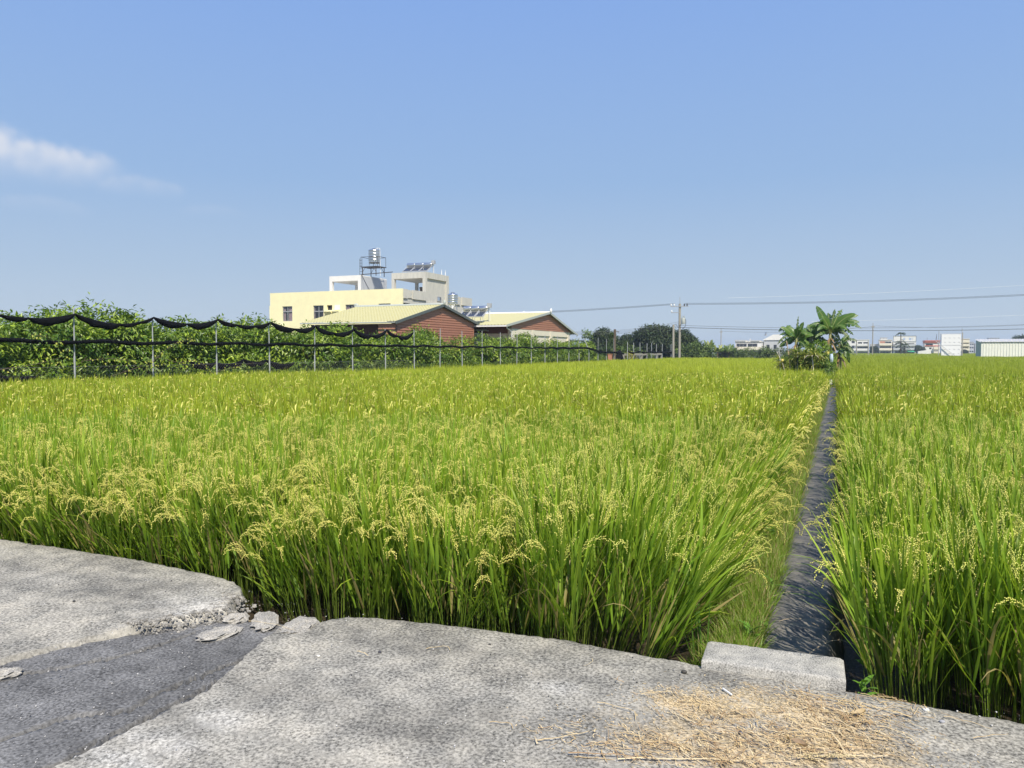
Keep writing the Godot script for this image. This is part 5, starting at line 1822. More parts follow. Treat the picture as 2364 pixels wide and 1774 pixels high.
# ---------------------------------------------------------------- banana clump on the dike
func banana_leaf(o: Node3D, a: Vector3, c: Vector3, e: Vector3, hw: float, torn: float, col: Color) -> void:
	var b := MB.new()
	var n := 15
	var pts := PackedVector3Array()
	var ds := PackedVector3Array()
	for k in n + 1:
		var t := float(k) / n
		pts.append(a * (1 - t) * (1 - t) + c * 2.0 * t * (1 - t) + e * t * t)
		ds.append(((c - a) * (1 - t) + (e - c) * t).normalized())
	var stalk := 0.14
	for s in [-1.0, 1.0]:
		var k := 0
		while k < n:
			var run := n - k if torn < 0.02 else mini(n - k, 1 + rng.randi() % (2 if torn > 0.6 else 5))
			var hang := rng.randf_range(0.0, 0.25) + torn * rng.randf_range(0.0, 0.6)
			var prev := -1
			for q in range(k, k + run + 1):
				var t := float(q) / n
				var u := clampf((t - stalk) / (1.0 - stalk), 0, 1)
				var w := hw * pow(sin(PI * minf(pow(u, 0.62), 1.0)), 0.55) if u < 0.999 else 0.01
				if u <= 0.0:
					w = 0.012
				var side := ds[q].cross(Vector3(0.15, 0.62, 0.85))
				side = side.normalized() if side.length() > 0.1 else Vector3(1, 0, 0)
				var up := side.cross(ds[q]).normalized()
				var f: Vector3 = side * s
				var lift := 0.25
				var shrink := 0.02 * torn if q == k or q == k + run else 0.0
				var along := ds[q] * (0.03 if q == k else (-0.03 if q == k + run else 0.0)) * torn
				var g := rng.randf_range(0.9, 1.1)
				b.col = Color(col.r * g, col.g * g, col.b * g)
				var i := b.p(pts[q])
				b.p(pts[q] + f * w * 0.5 + up * w * lift * 0.4 + along * 0.5)
				b.p(pts[q] + f * (w * (1.0 - 0.35 * hang) - shrink) + up * w * (0.15 - hang) + along + Vector3.DOWN * w * hang * 0.3)
				if prev >= 0:
					for j in 2:
						b.f(prev + j, prev + j + 1, i + j + 1)
						b.f(prev + j, i + j + 1, i + j)
				prev = i
			k += run
	var lf := obj("leaf", b.mesh(true), M.banana, o)
	var m := MB.new()
	m.col = Color(0.32, 0.36, 0.12)
	var rd := PackedFloat32Array()
	for k in n + 1:
		rd.append(lerpf(0.022, 0.004, float(k) / n))
	m.tube(pts, rd, 5, false)
	obj("midrib", m.mesh(true), M.plain, lf)

func banana_clump() -> void:
	var g := [Color(0.07, 0.15, 0.026), Color(0.10, 0.19, 0.03), Color(0.045, 0.10, 0.02)]
	# each plant: label, foot, crown height, leaves as [tip, lift of the middle, half width, torn, tone]
	var plants := [
		["tallest banana plant of the clump by the field path, broad leaves spread wide", Vector3(-0.62, -0.2, -43.2), 2.62, [
			[Vector3(-0.80, 1.62, 0.25), 0.1, 0.27, 0.25, 0], [Vector3(0.66, 1.42, -0.25), 0.15, 0.20, 0.9, 1], [Vector3(1.40, 1.08, 0.30), 0.30, 0.25, 0.12, 1], [Vector3(1.62, 0.62, -0.15), 0.42, 0.26, 0.45, 0],
			[Vector3(1.72, 0.22, 0.45), 0.62, 0.22, 0.7, 0], [Vector3(-0.15, 1.25, -0.8), 0.1, 0.24, 0.6, 2], [Vector3(1.05, 1.15, -0.9), 0.2, 0.24, 0.2, 2], [Vector3(-1.25, 0.30, 0.35), 0.55, 0.22, 0.55, 0], [Vector3(-0.95, 0.55, -0.9), 0.4, 0.25, 0.4, 2],
			[Vector3(1.18, -0.55, 0.2), 0.55, 0.17, 0.9, 2], [Vector3(0.75, -0.9, 0.4), 0.3, 0.15, 1.0, 2], [Vector3(-0.5, 0.95, 0.7), 0.2, 0.22, 0.2, 1], [Vector3(1.55, 1.05, -0.5), 0.25, 0.2, 0.3, 0], [Vector3(0.95, 0.1, 0.8), 0.5, 0.2, 0.6, 1], [Vector3(-0.7, 0.1, 0.9), 0.5, 0.2, 0.5, 0], [Vector3(0.25, 1.45, -0.3), 0.0, 0.13, 0.5, 2], [Vector3(1.3, -0.15, -0.4), 0.5, 0.2, 0.8, 2]]],
		["left banana plant of the clump, one leaf arching over to the left", Vector3(-2.25, -0.2, -42.8), 2.22, [
			[Vector3(-1.02, 0.55, 0.2), 0.55, 0.22, 0.7, 0], [Vector3(-0.58, 0.92, -0.3), 0.2, 0.22, 0.15, 1], [Vector3(0.10, 1.5, -0.2), 0.0, 0.10, 1.0, 2], [Vector3(0.42, 1.12, 0.1), 0.05, 0.15, 0.1, 0], [Vector3(-1.05, -0.25, 0.4), 0.55, 0.16, 0.85, 2],
			[Vector3(0.62, 0.35, 0.45), 0.4, 0.22, 0.3, 1], [Vector3(-0.55, -0.35, 0.5), 0.4, 0.16, 0.2, 1], [Vector3(-1.0, 0.35, -0.5), 0.3, 0.15, 0.2, 1], [Vector3(0.2, 0.8, 0.5), 0.2, 0.2, 0.2, 0], [Vector3(-0.9, 0.8, 0.3), 0.25, 0.2, 0.3, 1]]],
		["middle banana plant of the clump, low between the two larger ones", Vector3(-1.55, -0.2, -43.8), 2.2, [
			[Vector3(0.62, 1.15, 0.1), 0.1, 0.24, 0.15, 1], [Vector3(0.35, 1.0, -0.6), 0.15, 0.24, 0.3, 2], [Vector3(-0.45, 0.65, 0.5), 0.35, 0.2, 0.3, 0], [Vector3(0.95, 0.5, 0.5), 0.4, 0.2, 0.3, 0], [Vector3(-0.2, 1.05, -0.2), 0.1, 0.2, 0.3, 0], [Vector3(0.95, 0.9, -0.2), 0.25, 0.2, 0.2, 2], [Vector3(-0.75, 0.3, 0.2), 0.4, 0.18, 0.5, 2]]],
		["short banana plant drooping at the right of the clump, beside the path", Vector3(-0.15, -0.2, -44.4), 1.85, [
			[Vector3(0.95, 0.35, 0.2), 0.45, 0.17, 0.9, 2], [Vector3(0.55, 0.75, -0.3), 0.2, 0.18, 0.3, 0], [Vector3(0.85, -0.5, 0.4), 0.4, 0.15, 1.0, 2], [Vector3(-0.5, 0.7, 0.3), 0.2, 0.18, 0.4, 2], [Vector3(0.4, -0.7, 0.5), 0.35, 0.14, 1.0, 0]]]]
	for p in plants:
		var o := thing("banana_plant", p[0], "banana plant", p[1] + Vector3(0.2, 0, 0), "banana plants by the field path")
		var st := MB.new()
		st.col = Color(0.30, 0.30, 0.14)
		st.tube(PackedVector3Array([Vector3(0, -0.1, 0), Vector3(0.02, p[2] * 0.5, 0), Vector3(0, p[2] + 0.25, 0)]), PackedFloat32Array([0.13, 0.10, 0.06]), 9)
		obj("stem", st.mesh(true), M.plain, o)
		for l in p[3]:
			var a := Vector3(0, p[2] + 0.05, 0)
			var e: Vector3 = a + l[0] * 0.86
			banana_leaf(o, a, a + l[0] * 0.45 + Vector3.UP * (l[1] + 0.12), e, l[2] * 0.95, l[3], g[l[4]])
		for k in 8:
			var an: float = k * 2.4 + p[2] * 5.0
			var dr := rng.randf_range(-0.95, 0.35)
			var tip := Vector3(cos(an) * rng.randf_range(0.7, 1.15), dr, sin(an) * rng.randf_range(0.6, 1.0))
			var a := Vector3(0, p[2] - 0.05, 0)
			banana_leaf(o, a, a + tip * 0.45 + Vector3.UP * rng.randf_range(0.35, 0.55), a + tip, rng.randf_range(0.16, 0.23), rng.randf_range(0.2, 0.9), g[rng.randi() % 3])
		var dry := MB.new()
		for k in 12:
			var an := k * 0.9
			dry.col = Color(0.30, 0.20, 0.10) * rng.randf_range(0.7, 1.2)
			ribbon(dry, Vector3(0, p[2] * rng.randf_range(0.7, 0.95), 0), Vector3(cos(an) * 0.6, -0.4, sin(an) * 0.6).normalized(), rng.randf_range(0.5, 0.9), 0.11, 2.5, 5, 0.3, dry.col, dry.col)
		obj("dry_leaves", dry.mesh(true), M.leaf, o)
	# leafy bush in the middle of the clump
	var bc := crown([[Vector3(0, 0.8, 0), Vector3(0.6, 0.6, 0.5)], [Vector3(0.35, 1.2, 0), Vector3(0.45, 0.4, 0.4)], [Vector3(-0.5, 0.5, 0.1), Vector3(0.6, 0.5, 0.4)], [Vector3(0.6, 0.6, 0.1), Vector3(0.5, 0.55, 0.4)], [Vector3(-1.1, 0.3, 0.0), Vector3(0.5, 0.5, 0.4)]], 700, 10, 0.085, 0.028, Color(0.12, 0.23, 0.02), Color(0.32, 0.45, 0.05), 0.3)
	var bu := tree("leafy_bush", "bright green small-leaved bush before the tallest banana plant", "bush", "", bc, trunk(1.1, 0.03, 0.4, 4), M.leaf)
	bu.position = Vector3(-1.22, 0.45, -42.3)
	# creeping plants spilling from the clump towards the path
	var cc := crown([[Vector3(0, 0.9, 0), Vector3(0.42, 0.5, 0.7)], [Vector3(0, 0.3, 0), Vector3(0.42, 0.42, 0.7)], [Vector3(0.1, 0.45, 1.4), Vector3(0.35, 0.34, 0.8)], [Vector3(0.15, 0.22, 2.8), Vector3(0.28, 0.32, 0.9)], [Vector3(0.25, 0.75, -0.8), Vector3(0.3, 0.55, 0.6)]], 950, 9, 0.07, 0.026, Color(0.08, 0.15, 0.02), Color(0.22, 0.33, 0.04), 0.5)
	solo("creeping_plant", "dark creeping plant spilling from the banana clump onto the path's edge", "creeper", cc.mesh(false), M.leaf, "", "", Vector3(-0.62, -0.25, -41.0))
	# striped rosettes
	var ros := [["striped long-leaved plant at the left foot of the clump", Vector3(-2.75, 0.1, -41.8), 1.35], ["striped long-leaved plant right of the leaning brown stake", Vector3(-2.0, 0.1, -41.5), 1.75], ["striped long-leaved plant in the middle of the clump's front", Vector3(-1.55, 0.1, -41.2), 1.7], ["striped long-leaved plant around the pale dry stem", Vector3(-1.15, 0.1, -41.0), 1.65], ["striped long-leaved plant next to the creeping plant", Vector3(-0.8, 0.1, -41.2), 1.5]]
	for r in ros:
		var o := thing("striped_plant", r[0], "plant", r[1] + Vector3(0, -0.35, 0), "striped long-leaved plants under the bananas")
		var cn := MB.new()
		cn.col = Color(0.30, 0.26, 0.16)
		cn.tube(PackedVector3Array([Vector3.ZERO, Vector3(0.03, r[2] * 0.95, 0)]), PackedFloat32Array([0.025, 0.018]), 6)
		obj("cane", cn.mesh(true), M.plain, o)
		var lv := MB.new()
		for k in 120:
			var az := rng.randf() * TAU
			var d := (Vector3(cos(az), 0, sin(az)) * rng.randf_range(0.4, 1.0) + Vector3.UP * rng.randf_range(0.2, 1.1)).normalized()
			var stripe := Color(0.66, 0.66, 0.20) if k % 5 < 3 else Color(0.13, 0.22, 0.035)
			var l := rng.randf_range(0.4, 0.75)
			var bs := Vector3(0.02, r[2] - rng.randf_range(0.0, 0.75), 0)
			ribbon(lv, bs, d, l, 0.06, rng.randf_range(1.5, 4.5), 5, 0.3, stripe * 0.85, stripe)
			if k % 5 < 3:
				ribbon(lv, bs + Vector3.UP * 0.006, d, l * 0.97, 0.022, rng.randf_range(1.5, 4.5), 5, 0.0, Color(0.12, 0.2, 0.03), Color(0.14, 0.22, 0.03))
		obj("leaves", lv.mesh(true), M.leaf, o)
	# stakes and a pale dry stem
	var stakes := [["leaning brown wooden stake at the left of the clump", Vector3(-2.18, 0.2, -41.6), Vector3(-2.46, 2.05, -41.7), 0.028, Color(0.42, 0.30, 0.20)], ["thin grey stake standing left of the brown one", Vector3(-2.72, 0.2, -41.6), Vector3(-2.82, 1.85, -41.7), 0.016, Color(0.42, 0.42, 0.38)], ["pale dry stem bent over in front of the clump", Vector3(-1.12, 0.2, -40.6), Vector3(-1.2, 1.32, -40.8), 0.026, Color(0.62, 0.56, 0.44)], ["thin leaning stick above the pale dry stem", Vector3(-1.22, 1.2, -40.9), Vector3(-0.98, 1.9, -41.2), 0.012, Color(0.36, 0.30, 0.2)], ["grey stake between the striped plants", Vector3(-1.9, 0.2, -41.3), Vector3(-1.92, 1.8, -41.4), 0.014, Color(0.4, 0.4, 0.36)], ["slanting pale stick crossing the clump's left foot", Vector3(-2.35, 0.3, -41.2), Vector3(-2.9, 1.5, -41.4), 0.014, Color(0.55, 0.5, 0.38)]]
	for s in stakes:
		var m := MB.new()
		m.col = s[4]
		m.tube(PackedVector3Array([Vector3(0, -0.3, 0), (s[2] - s[1]) * 0.5 + Vector3(0.02, 0, 0), s[2] - s[1]]), PackedFloat32Array([s[3], s[3] * 0.95, s[3] * 0.8]), 6)
		solo("garden_stake", s[0], "stake", m.mesh(true), M.plain, "stakes in the banana clump", "", s[1])
	var m := MB.new()
	for k in 9:
		var an := k * 0.7 + 0.2
		m.col = Color(0.60, 0.52, 0.40) * rng.randf_range(0.8, 1.1)
		ribbon(m, Vector3(0, 0, 0), Vector3(cos(an), 0.1, sin(an)).normalized(), rng.randf_range(0.35, 0.7), 0.06, 3.0, 5, 0.3, m.col, m.col)
	solo("dry_leaf_tuft", "tuft of pale dead leaves hanging on the bent dry stem", "dry leaves", m.mesh(true), M.leaf, "", "", Vector3(-1.18, 1.32, -40.75))
	# litter in the clump
	var nb := fnoise(33, 1.0)
	m = MB.new()
	m.col = Color(0.45, 0.55, 0.66)
	m.ball(Vector3.ZERO, Vector3(0.10, 0.26, 0.09), 12, nb, 0.35, 2.0)
	solo("plastic_bag", "pale blue plastic bag hanging in the clump right of the bush", "bag", m.mesh(true), M.plain, "", "", Vector3(-0.33, 1.15, -41.6))
	m = MB.new()
	m.col = Color(0.80, 0.80, 0.80)
	m.ball(Vector3.ZERO, Vector3(0.11, 0.085, 0.09), 12, nb, 0.4, 2.0)
	m.ball(Vector3(0.02, 0.10, 0.01), Vector3(0.07, 0.08, 0.06), 10, nb, 0.4, 2.0)
	solo("plastic_bag", "crumpled white plastic bag on the path's edge below the creeping plant", "bag", m.mesh(true), M.plain, "", "", Vector3(-0.33, 0.08, -36.9))
	for yl in [["yellow plastic bag caught at the clump's left foot", Vector3(-2.62, 1.05, -41.2), 0.075], ["small yellow bag hanging by the pale blue bag", Vector3(-0.5, 1.42, -41.6), 0.07]]:
		m = MB.new()
		m.col = Color(0.62, 0.52, 0.12)
		m.ball(Vector3.ZERO, Vector3(yl[2], yl[2] * 1.2, yl[2]), 10, nb, 0.4, 2.0)
		solo("plastic_bag", yl[0], "bag", m.mesh(true), M.plain, "", "", yl[1])
	m = MB.new()
	m.box(Vector3.ZERO, Vector3(0.3, 0.05, 0.9))
	solo("concrete_slab", "small pale slab lying where the film path ends", "slab", m.mesh(), M.white_paint, "", "", Vector3(-0.1, 0.02, -50.0))

# ---------------------------------------------------------------- the village beyond the fields
# a row house facing +z: storeys as [floor height, ceiling height, window spans as shares of the width, balcony depth]
func row_house(n: String, label: String, x0: float, x1: float, z: float, top: float, storeys: Array, wall: Material, band: Material, group := "houses of the far village") -> Node3D:
	var o := thing(n, label, "house", Vector3((x0 + x1) * 0.5, PADDY, z), group)
	var w := x1 - x0
	var holes := []
	for s in storeys:
		for q in s[2]:
			holes.append([-w * 0.5 + w * q[0], s[0] + q[2], -w * 0.5 + w * q[1], s[1] - q[3]])
	var m := MB.new()
	holed_wall(m, true, 0.0, 0.3, -w * 0.5, w * 0.5, 0.0, top, holes)
	m.span(Vector3(-w * 0.5, 0, -10.0), Vector3(-w * 0.5 + 0.25, top, -0.302))
	m.span(Vector3(w * 0.5 - 0.25, 0, -10.0), Vector3(w * 0.5, top, -0.302))
	m.span(Vector3(-w * 0.5 + 0.26, 0, -10.0), Vector3(w * 0.5 - 0.26, top - 0.05, -9.75))
	m.span(Vector3(-w * 0.5 + 0.26, top - 1.0, -9.74), Vector3(w * 0.5 - 0.26, top - 0.8, -0.31))
	obj("wall", m.mesh(), wall, o)
	for h in holes:
		m = MB.new()
		var t := 0.09
		m.span(Vector3(h[0], h[1], -0.24), Vector3(h[0] + t, h[3], -0.12))
		m.span(Vector3(h[2] - t, h[1], -0.24), Vector3(h[2], h[3], -0.12))
		m.span(Vector3(h[0] + t, h[3] - t, -0.24), Vector3(h[2] - t, h[3], -0.12))
		var nm := maxi(1, int((h[2] - h[0]) / 1.1))
		for k in range(1, nm):
			var xm := lerpf(h[0], h[2], float(k) / nm)
			m.span(Vector3(xm - 0.04, h[1], -0.23), Vector3(xm + 0.04, h[3] - t, -0.13))
		var f := obj("window", m.mesh(), M.alu, o)
		obj("pane", bx(Vector3(h[0] + t, h[1], -0.2), Vector3(h[2] - t, h[3] - t, -0.17)), M.collector, f)
	for s in storeys:
		if s[3] > 0.0:
			m = MB.new()
			m.span(Vector3(-w * 0.5 + 0.05, s[0] - 0.2, 0.003), Vector3(w * 0.5 - 0.05, s[0], s[3]))
			m.span(Vector3(-w * 0.5 + 0.05, s[0], s[3] - 0.12), Vector3(w * 0.5 - 0.05, s[0] + 0.95, s[3]))
			m.span(Vector3(-w * 0.5 + 0.05, s[0], 0.003), Vector3(-w * 0.5 + 0.17, s[0] + 0.95, s[3] - 0.12))
			m.span(Vector3(w * 0.5 - 0.17, s[0], 0.003), Vector3(w * 0.5 - 0.05, s[0] + 0.95, s[3] - 0.12))
			obj("balcony", m.mesh(), band, o)
	m = MB.new()
	m.span(Vector3(-w * 0.5 - 0.15, top + 0.002, -10.1), Vector3(w * 0.5 + 0.15, top + 0.22, 0.25))
	obj("roof_edge", m.mesh(), band, o)
	return o

func far_houses() -> void:
	var W: Material = M.white_plaster
	var C: Material = M.cream_plaster
	var full := [[0.1, 0.46, 0.9, 0.5], [0.54, 0.92, 0.9, 0.5]]
	var wide := [[0.06, 0.94, 0.9, 0.45]]
	var shop := [[0.08, 0.92, 0.02, 0.4]]
	var b1 := row_house("row_house", "tall white house partly hidden behind the banana plants' right side", 1.9, 8.3, -440, 8.4, [[0.0, 2.7, shop, 0.0], [2.9, 5.4, [[0.2, 0.42, 0.7, 0.4], [0.66, 0.9, 0.5, 0.4]], 0.0], [5.6, 8.0, [[0.66, 0.9, 0.6, 0.6]], 0.0]], W, W)
	var m := MB.new()
	for k in 3:
		m.span(Vector3(-3.0 + k * 1.7, 8.65, -5.0), Vector3(-1.9 + k * 1.7, 9.5 - 0.3 * k, -3.5))
	obj("roof_boxes", m.mesh(), W, b1)
	row_house("row_house", "white house with two rows of dark windows and a garage, beside the short grey pole", 8.5, 14.4, -440, 7.9, [[0.0, 2.0, shop, 0.0], [2.5, 4.9, wide, 1.0], [5.0, 7.3, full, 0.9]], W, W)
	row_house("row_house", "low pale house between the cap-topped pole and the red-banded house", 15.4, 19.0, -446, 5.6, [[0.0, 2.6, shop, 0.0], [2.9, 5.2, full, 0.0]], M.grey_plaster, W)
	var c := row_house("row_house", "white house with a reddish window band, left of the palm", 19.2, 25.2, -440, 7.7, [[0.0, 2.4, shop, 0.0], [2.7, 5.0, wide, 1.1], [5.2, 7.5, wide, 1.0]], W, C)
	m = MB.new()
	m.span(Vector3(-2.4, 7.95, -6.0), Vector3(0.8, 9.0, -3.0))
	m.span(Vector3(-2.6, 9.003, -6.2), Vector3(1.0, 9.15, -2.8))
	obj("stair_house", m.mesh(), M.grey_plaster, c)
	obj("tile_band", bx(Vector3(-2.7, 6.0, 0.004), Vector3(-0.3, 7.2, 0.05)), M.red_sheet, c)
	var d := row_house("row_house", "wide house topped by a white framed wall with three small openings, behind the palm", 25.7, 36.1, -440, 6.9, [[0.0, 2.6, shop, 0.0], [2.8, 4.6, full, 1.0], [4.8, 6.6, full, 1.0]], W, M.grey_plaster)
	m = MB.new()
	holed_wall(m, true, 0.1, 0.25, -5.1, 5.1, 7.13, 9.7, [[-0.8, 7.7, 0.3, 8.7], [1.9, 7.6, 3.0, 8.9], [3.4, 7.6, 3.7, 8.9]])
	obj("framed_wall", m.mesh(), W, d)
	m = MB.new()
	m.span(Vector3(-5.2, 9.703, -0.2), Vector3(5.2, 9.85, 0.2))
	m.span(Vector3(-5.25, 7.1, -0.2), Vector3(-5.11, 9.7, 0.2))
	m.span(Vector3(5.11, 7.1, -0.2), Vector3(5.25, 9.7, 0.2))
	obj("dark_frame", m.mesh(), M.grey_trim, d)
	m = MB.new()
	m.quad(Vector3(1.0, 1.6, 1.8), Vector3(5.2, 1.6, 1.8), Vector3(5.2, 2.7, 0.05), Vector3(1.0, 2.7, 0.05))
	m.quad(Vector3(1.0, 2.66, 0.05), Vector3(5.2, 2.66, 0.05), Vector3(5.2, 1.56, 1.8), Vector3(1.0, 1.56, 1.8))
	var aw := mat("awning_green", 0.03, 0.30, 0.16, 0.6)
	obj("awning", m.mesh(), aw, d)
	var red := textured(mat("red_roof", 0.52, 0.15, 0.09, 0.7), M.g3, 3.0)
	var e := row_house("row_house", "house with an orange-red top storey and balconies, left of the white board", 40.0, 46.6, -440, 6.1, [[0.0, 2.1, [[0.3, 0.5, 0.9, 0.2]], 0.0], [2.3, 4.2, [[0.3, 0.46, 0.7, 0.3]], 0.0], [4.4, 5.9, [[0.06, 0.55, 0.5, 0.1]], 0.0]], W, red)
	m = MB.new()
	m.span(Vector3(-3.3, 6.33, -9.0), Vector3(3.3, 6.9, 0.5))
	m.span(Vector3(-3.5, 6.905, -9.2), Vector3(3.5, 7.5, 0.7))
	m.span(Vector3(-3.29, 4.5, 0.004), Vector3(3.29, 4.95, 0.25))
	obj("red_storey", m.mesh(), red, e)
	m = MB.new()
	m.span(Vector3(0.6, 3.0, 0.01), Vector3(3.29, 4.1, 1.3))
	m.span(Vector3(0.6, 1.0, 0.01), Vector3(3.29, 1.9, 1.5))
	obj("balcony_boxes", m.mesh(), C, e)
	m = MB.new()
	m.bar(Vector3(2.2, 7.5, -3), Vector3(2.2, 10.6, -3), 0.09, 5)
	m.bar(Vector3(-2.0, 7.5, -3), Vector3(-2.0, 9.0, -3), 0.06, 5)
	m.bar(Vector3(1.7, 7.5, -3), Vector3(2.2, 9.8, -3), 0.06, 5)
	obj("roof_masts", m.mesh(), M.dark_steel, e)
	row_house("row_house", "cream house with stacked balconies right of the white board", 55.6, 59.6, -440, 8.0, [[0.0, 2.2, shop, 0.0], [2.5, 4.4, full, 1.2], [4.7, 6.4, wide, 1.2], [6.5, 7.8, full, 0.8]], C, C)
	# the white garden shed
	m = MB.new()
	m.quad(Vector3(-2.4, 0, 0), Vector3(2.4, 0, 0), Vector3(2.0, 2.55, 0), Vector3(-2.3, 1.9, 0))
	m.quad(Vector3(-2.4, 0, -4), Vector3(-2.4, 0, 0), Vector3(-2.3, 1.9, 0), Vector3(-2.3, 1.9, -4))
	m.quad(Vector3(2.4, 0, 0), Vector3(2.4, 0, -4), Vector3(2.0, 2.55, -4), Vector3(2.0, 2.55, 0))
	m.quad(Vector3(-2.3, 1.9, 0), Vector3(2.0, 2.55, 0), Vector3(2.0, 2.55, -4), Vector3(-2.3, 1.9, -4))
	m.quad(Vector3(2.4, 0, -4), Vector3(-2.4, 0, -4), Vector3(-2.3, 1.9, -4), Vector3(2.0, 2.55, -4))
	solo("field_shed", "small plain white shed in the field before the orange-red house", "shed", m.mesh(), M.white_plaster, "", "", Vector3(30.8, PADDY, -338))
	# hazy town far behind
	var town := [[88.0, 94.0, 7.5], [94.5, 98.0, 9.4], [98.6, 103.0, 8.0], [108.0, 115.0, 12.4], [116.0, 122.0, 10.4], [126.0, 134.0, 9.0], [80.0, 86.0, 7.0]]
	for k in town.size():
		var t: Array = town[k]
		row_house("town_block", "%s small grey block from the left in the hazy town behind the village" % NTH[k], t[0], t[1], -700, t[2], [[0.5, 3.0, full, 0.0], [3.5, 6.0, full, 0.0]] + ([[6.3, 8.6, full, 0.0]] if t[2] > 9.0 else []), M.grey_plaster, M.grey_plaster, "hazy town blocks")
	# the two houses left of the banana clump
	var a := row_house("row_house", "pale two-storey house with a glazed terrace and flat eaves, left of the banana clump", -32.2, -23.9, -270, 5.0, [[0.0, 2.2, [[0.05, 0.14, 0.3, 0.3], [0.3, 0.7, 0.5, 0.3]], 0.0], [2.5, 4.7, [[0.03, 0.44, 0.5, 0.2], [0.47, 0.85, 0.5, 0.2]], 1.4]], W, C)
	m = MB.new()
	m.span(Vector3(-4.4, 5.23, -9), Vector3(-0.9, 5.75, 0.4))
	m.span(Vector3(0.8, 5.23, -9), Vector3(3.6, 5.65, 0.4))
	m.span(Vector3(-0.1, 5.23, -5), Vector3(0.4, 6.2, -4.5))
	obj("roof_sheets", m.mesh(), M.grey_plaster, a)
	m = MB.new()
	var bz := -276.0
	m.span(Vector3(-23.6, PADDY, bz - 9), Vector3(-17.8, 5.4, bz))
	var gb := thing("gabled_house", "white house with a low gable and blue-grey front, just left of the banana clump", "house", Vector3.ZERO, "houses of the far village")
	obj("wall", m.mesh(), M.grey_plaster, gb)
	m = MB.new()
	m.quad(Vector3(-24.0, 5.4, bz + 0.3), Vector3(-17.4, 5.4, bz + 0.3), Vector3(-18.4, 7.3, bz + 0.3), Vector3(-20.6, 7.3, bz + 0.3))
	m.quad(Vector3(-24.0, 5.4, bz - 9.3), Vector3(-24.0, 5.4, bz + 0.3), Vector3(-20.6, 7.3, bz + 0.3), Vector3(-20.6, 7.3, bz - 9.3))
	m.quad(Vector3(-17.4, 5.4, bz + 0.3), Vector3(-17.4, 5.4, bz - 9.3), Vector3(-18.4, 7.3, bz - 9.3), Vector3(-18.4, 7.3, bz + 0.3))
	m.quad(Vector3(-20.6, 7.3, bz + 0.3), Vector3(-18.4, 7.3, bz + 0.3), Vector3(-18.4, 7.3, bz - 9.3), Vector3(-20.6, 7.3, bz - 9.3))
	obj("roof", m.mesh(), M.white_plaster, gb)
	for wx in [-20.3, -22.6]:
		m = MB.new()
		m.span(Vector3(wx - 0.06, 2.4, bz + 0.003), Vector3(wx, 3.9, bz + 0.08))
		m.span(Vector3(wx + 0.9, 2.4, bz + 0.003), Vector3(wx + 0.96, 3.9, bz + 0.08))
		m.span(Vector3(wx, 3.84, bz + 0.003), Vector3(wx + 0.9, 3.9, bz + 0.08))
		m.span(Vector3(wx, 2.4, bz + 0.003), Vector3(wx + 0.9, 2.46, bz + 0.08))
		var f := obj("window", m.mesh(), M.alu, gb)
		obj("pane", bx(Vector3(wx, 2.46, bz + 0.004), Vector3(wx + 0.9, 3.84, bz + 0.03)), M.collector, f)
	m = MB.new()
	m.bar(Vector3(-23.3, 7.0, bz - 4), Vector3(-23.3, 8.2, bz - 4), 0.35, 10)
	obj("roof_tank", m.mesh(true), M.steel, gb)
	# the palms before the sign-topped house
	for k in 2:
		var hgt: float = [9.0, 4.6][k]
		var pt := thing("palm_tree", ["tall feathery palm before the wide sign-topped house", "shorter bushy palm at the tall palm's foot"][k], "palm tree", Vector3([22.2, 23.6][k], PADDY, -336))
		m = MB.new()
		m.tube(PackedVector3Array([Vector3.ZERO, Vector3(0.1, hgt * 0.5, 0), Vector3(0, hgt, 0)]), PackedFloat32Array([0.28, 0.2, 0.16]), 8)
		obj("trunk", m.mesh(true), M.bark, pt)
		var fr := MB.new()
		for j in 26:
			var an := j * 2.4
			var low := j >= 12
			var y := hgt if not low else hgt * rng.randf_range(0.45, 0.75)
			var rise := rng.randf_range(0.1, 0.9) if not low else rng.randf_range(-0.2, 0.5)
			var fd := Vector3(cos(an), rise, sin(an)).normalized()
			var l := rng.randf_range(1.6, 2.3) if not low else rng.randf_range(2.2, 3.0)
			var p := Vector3(0, y, 0)
			for s in 12:
				p += fd * l / 12.0
				fd = (fd + Vector3.DOWN * 0.12).normalized()
				var sd := fd.cross(Vector3.UP).normalized()
				for q in [-1.0, 1.0]:
					var gg := rng.randf_range(0.7, 1.2)
					fr.col = Color(0.045 * gg, 0.075 * gg, 0.022 * gg)
					leaf2(fr, p, (fd * 0.5 + sd * q + Vector3.DOWN * 0.5).normalized(), Vector3.UP, 0.6, 0.07)
		obj("fronds", fr.mesh(false), M.far_leaf, pt)

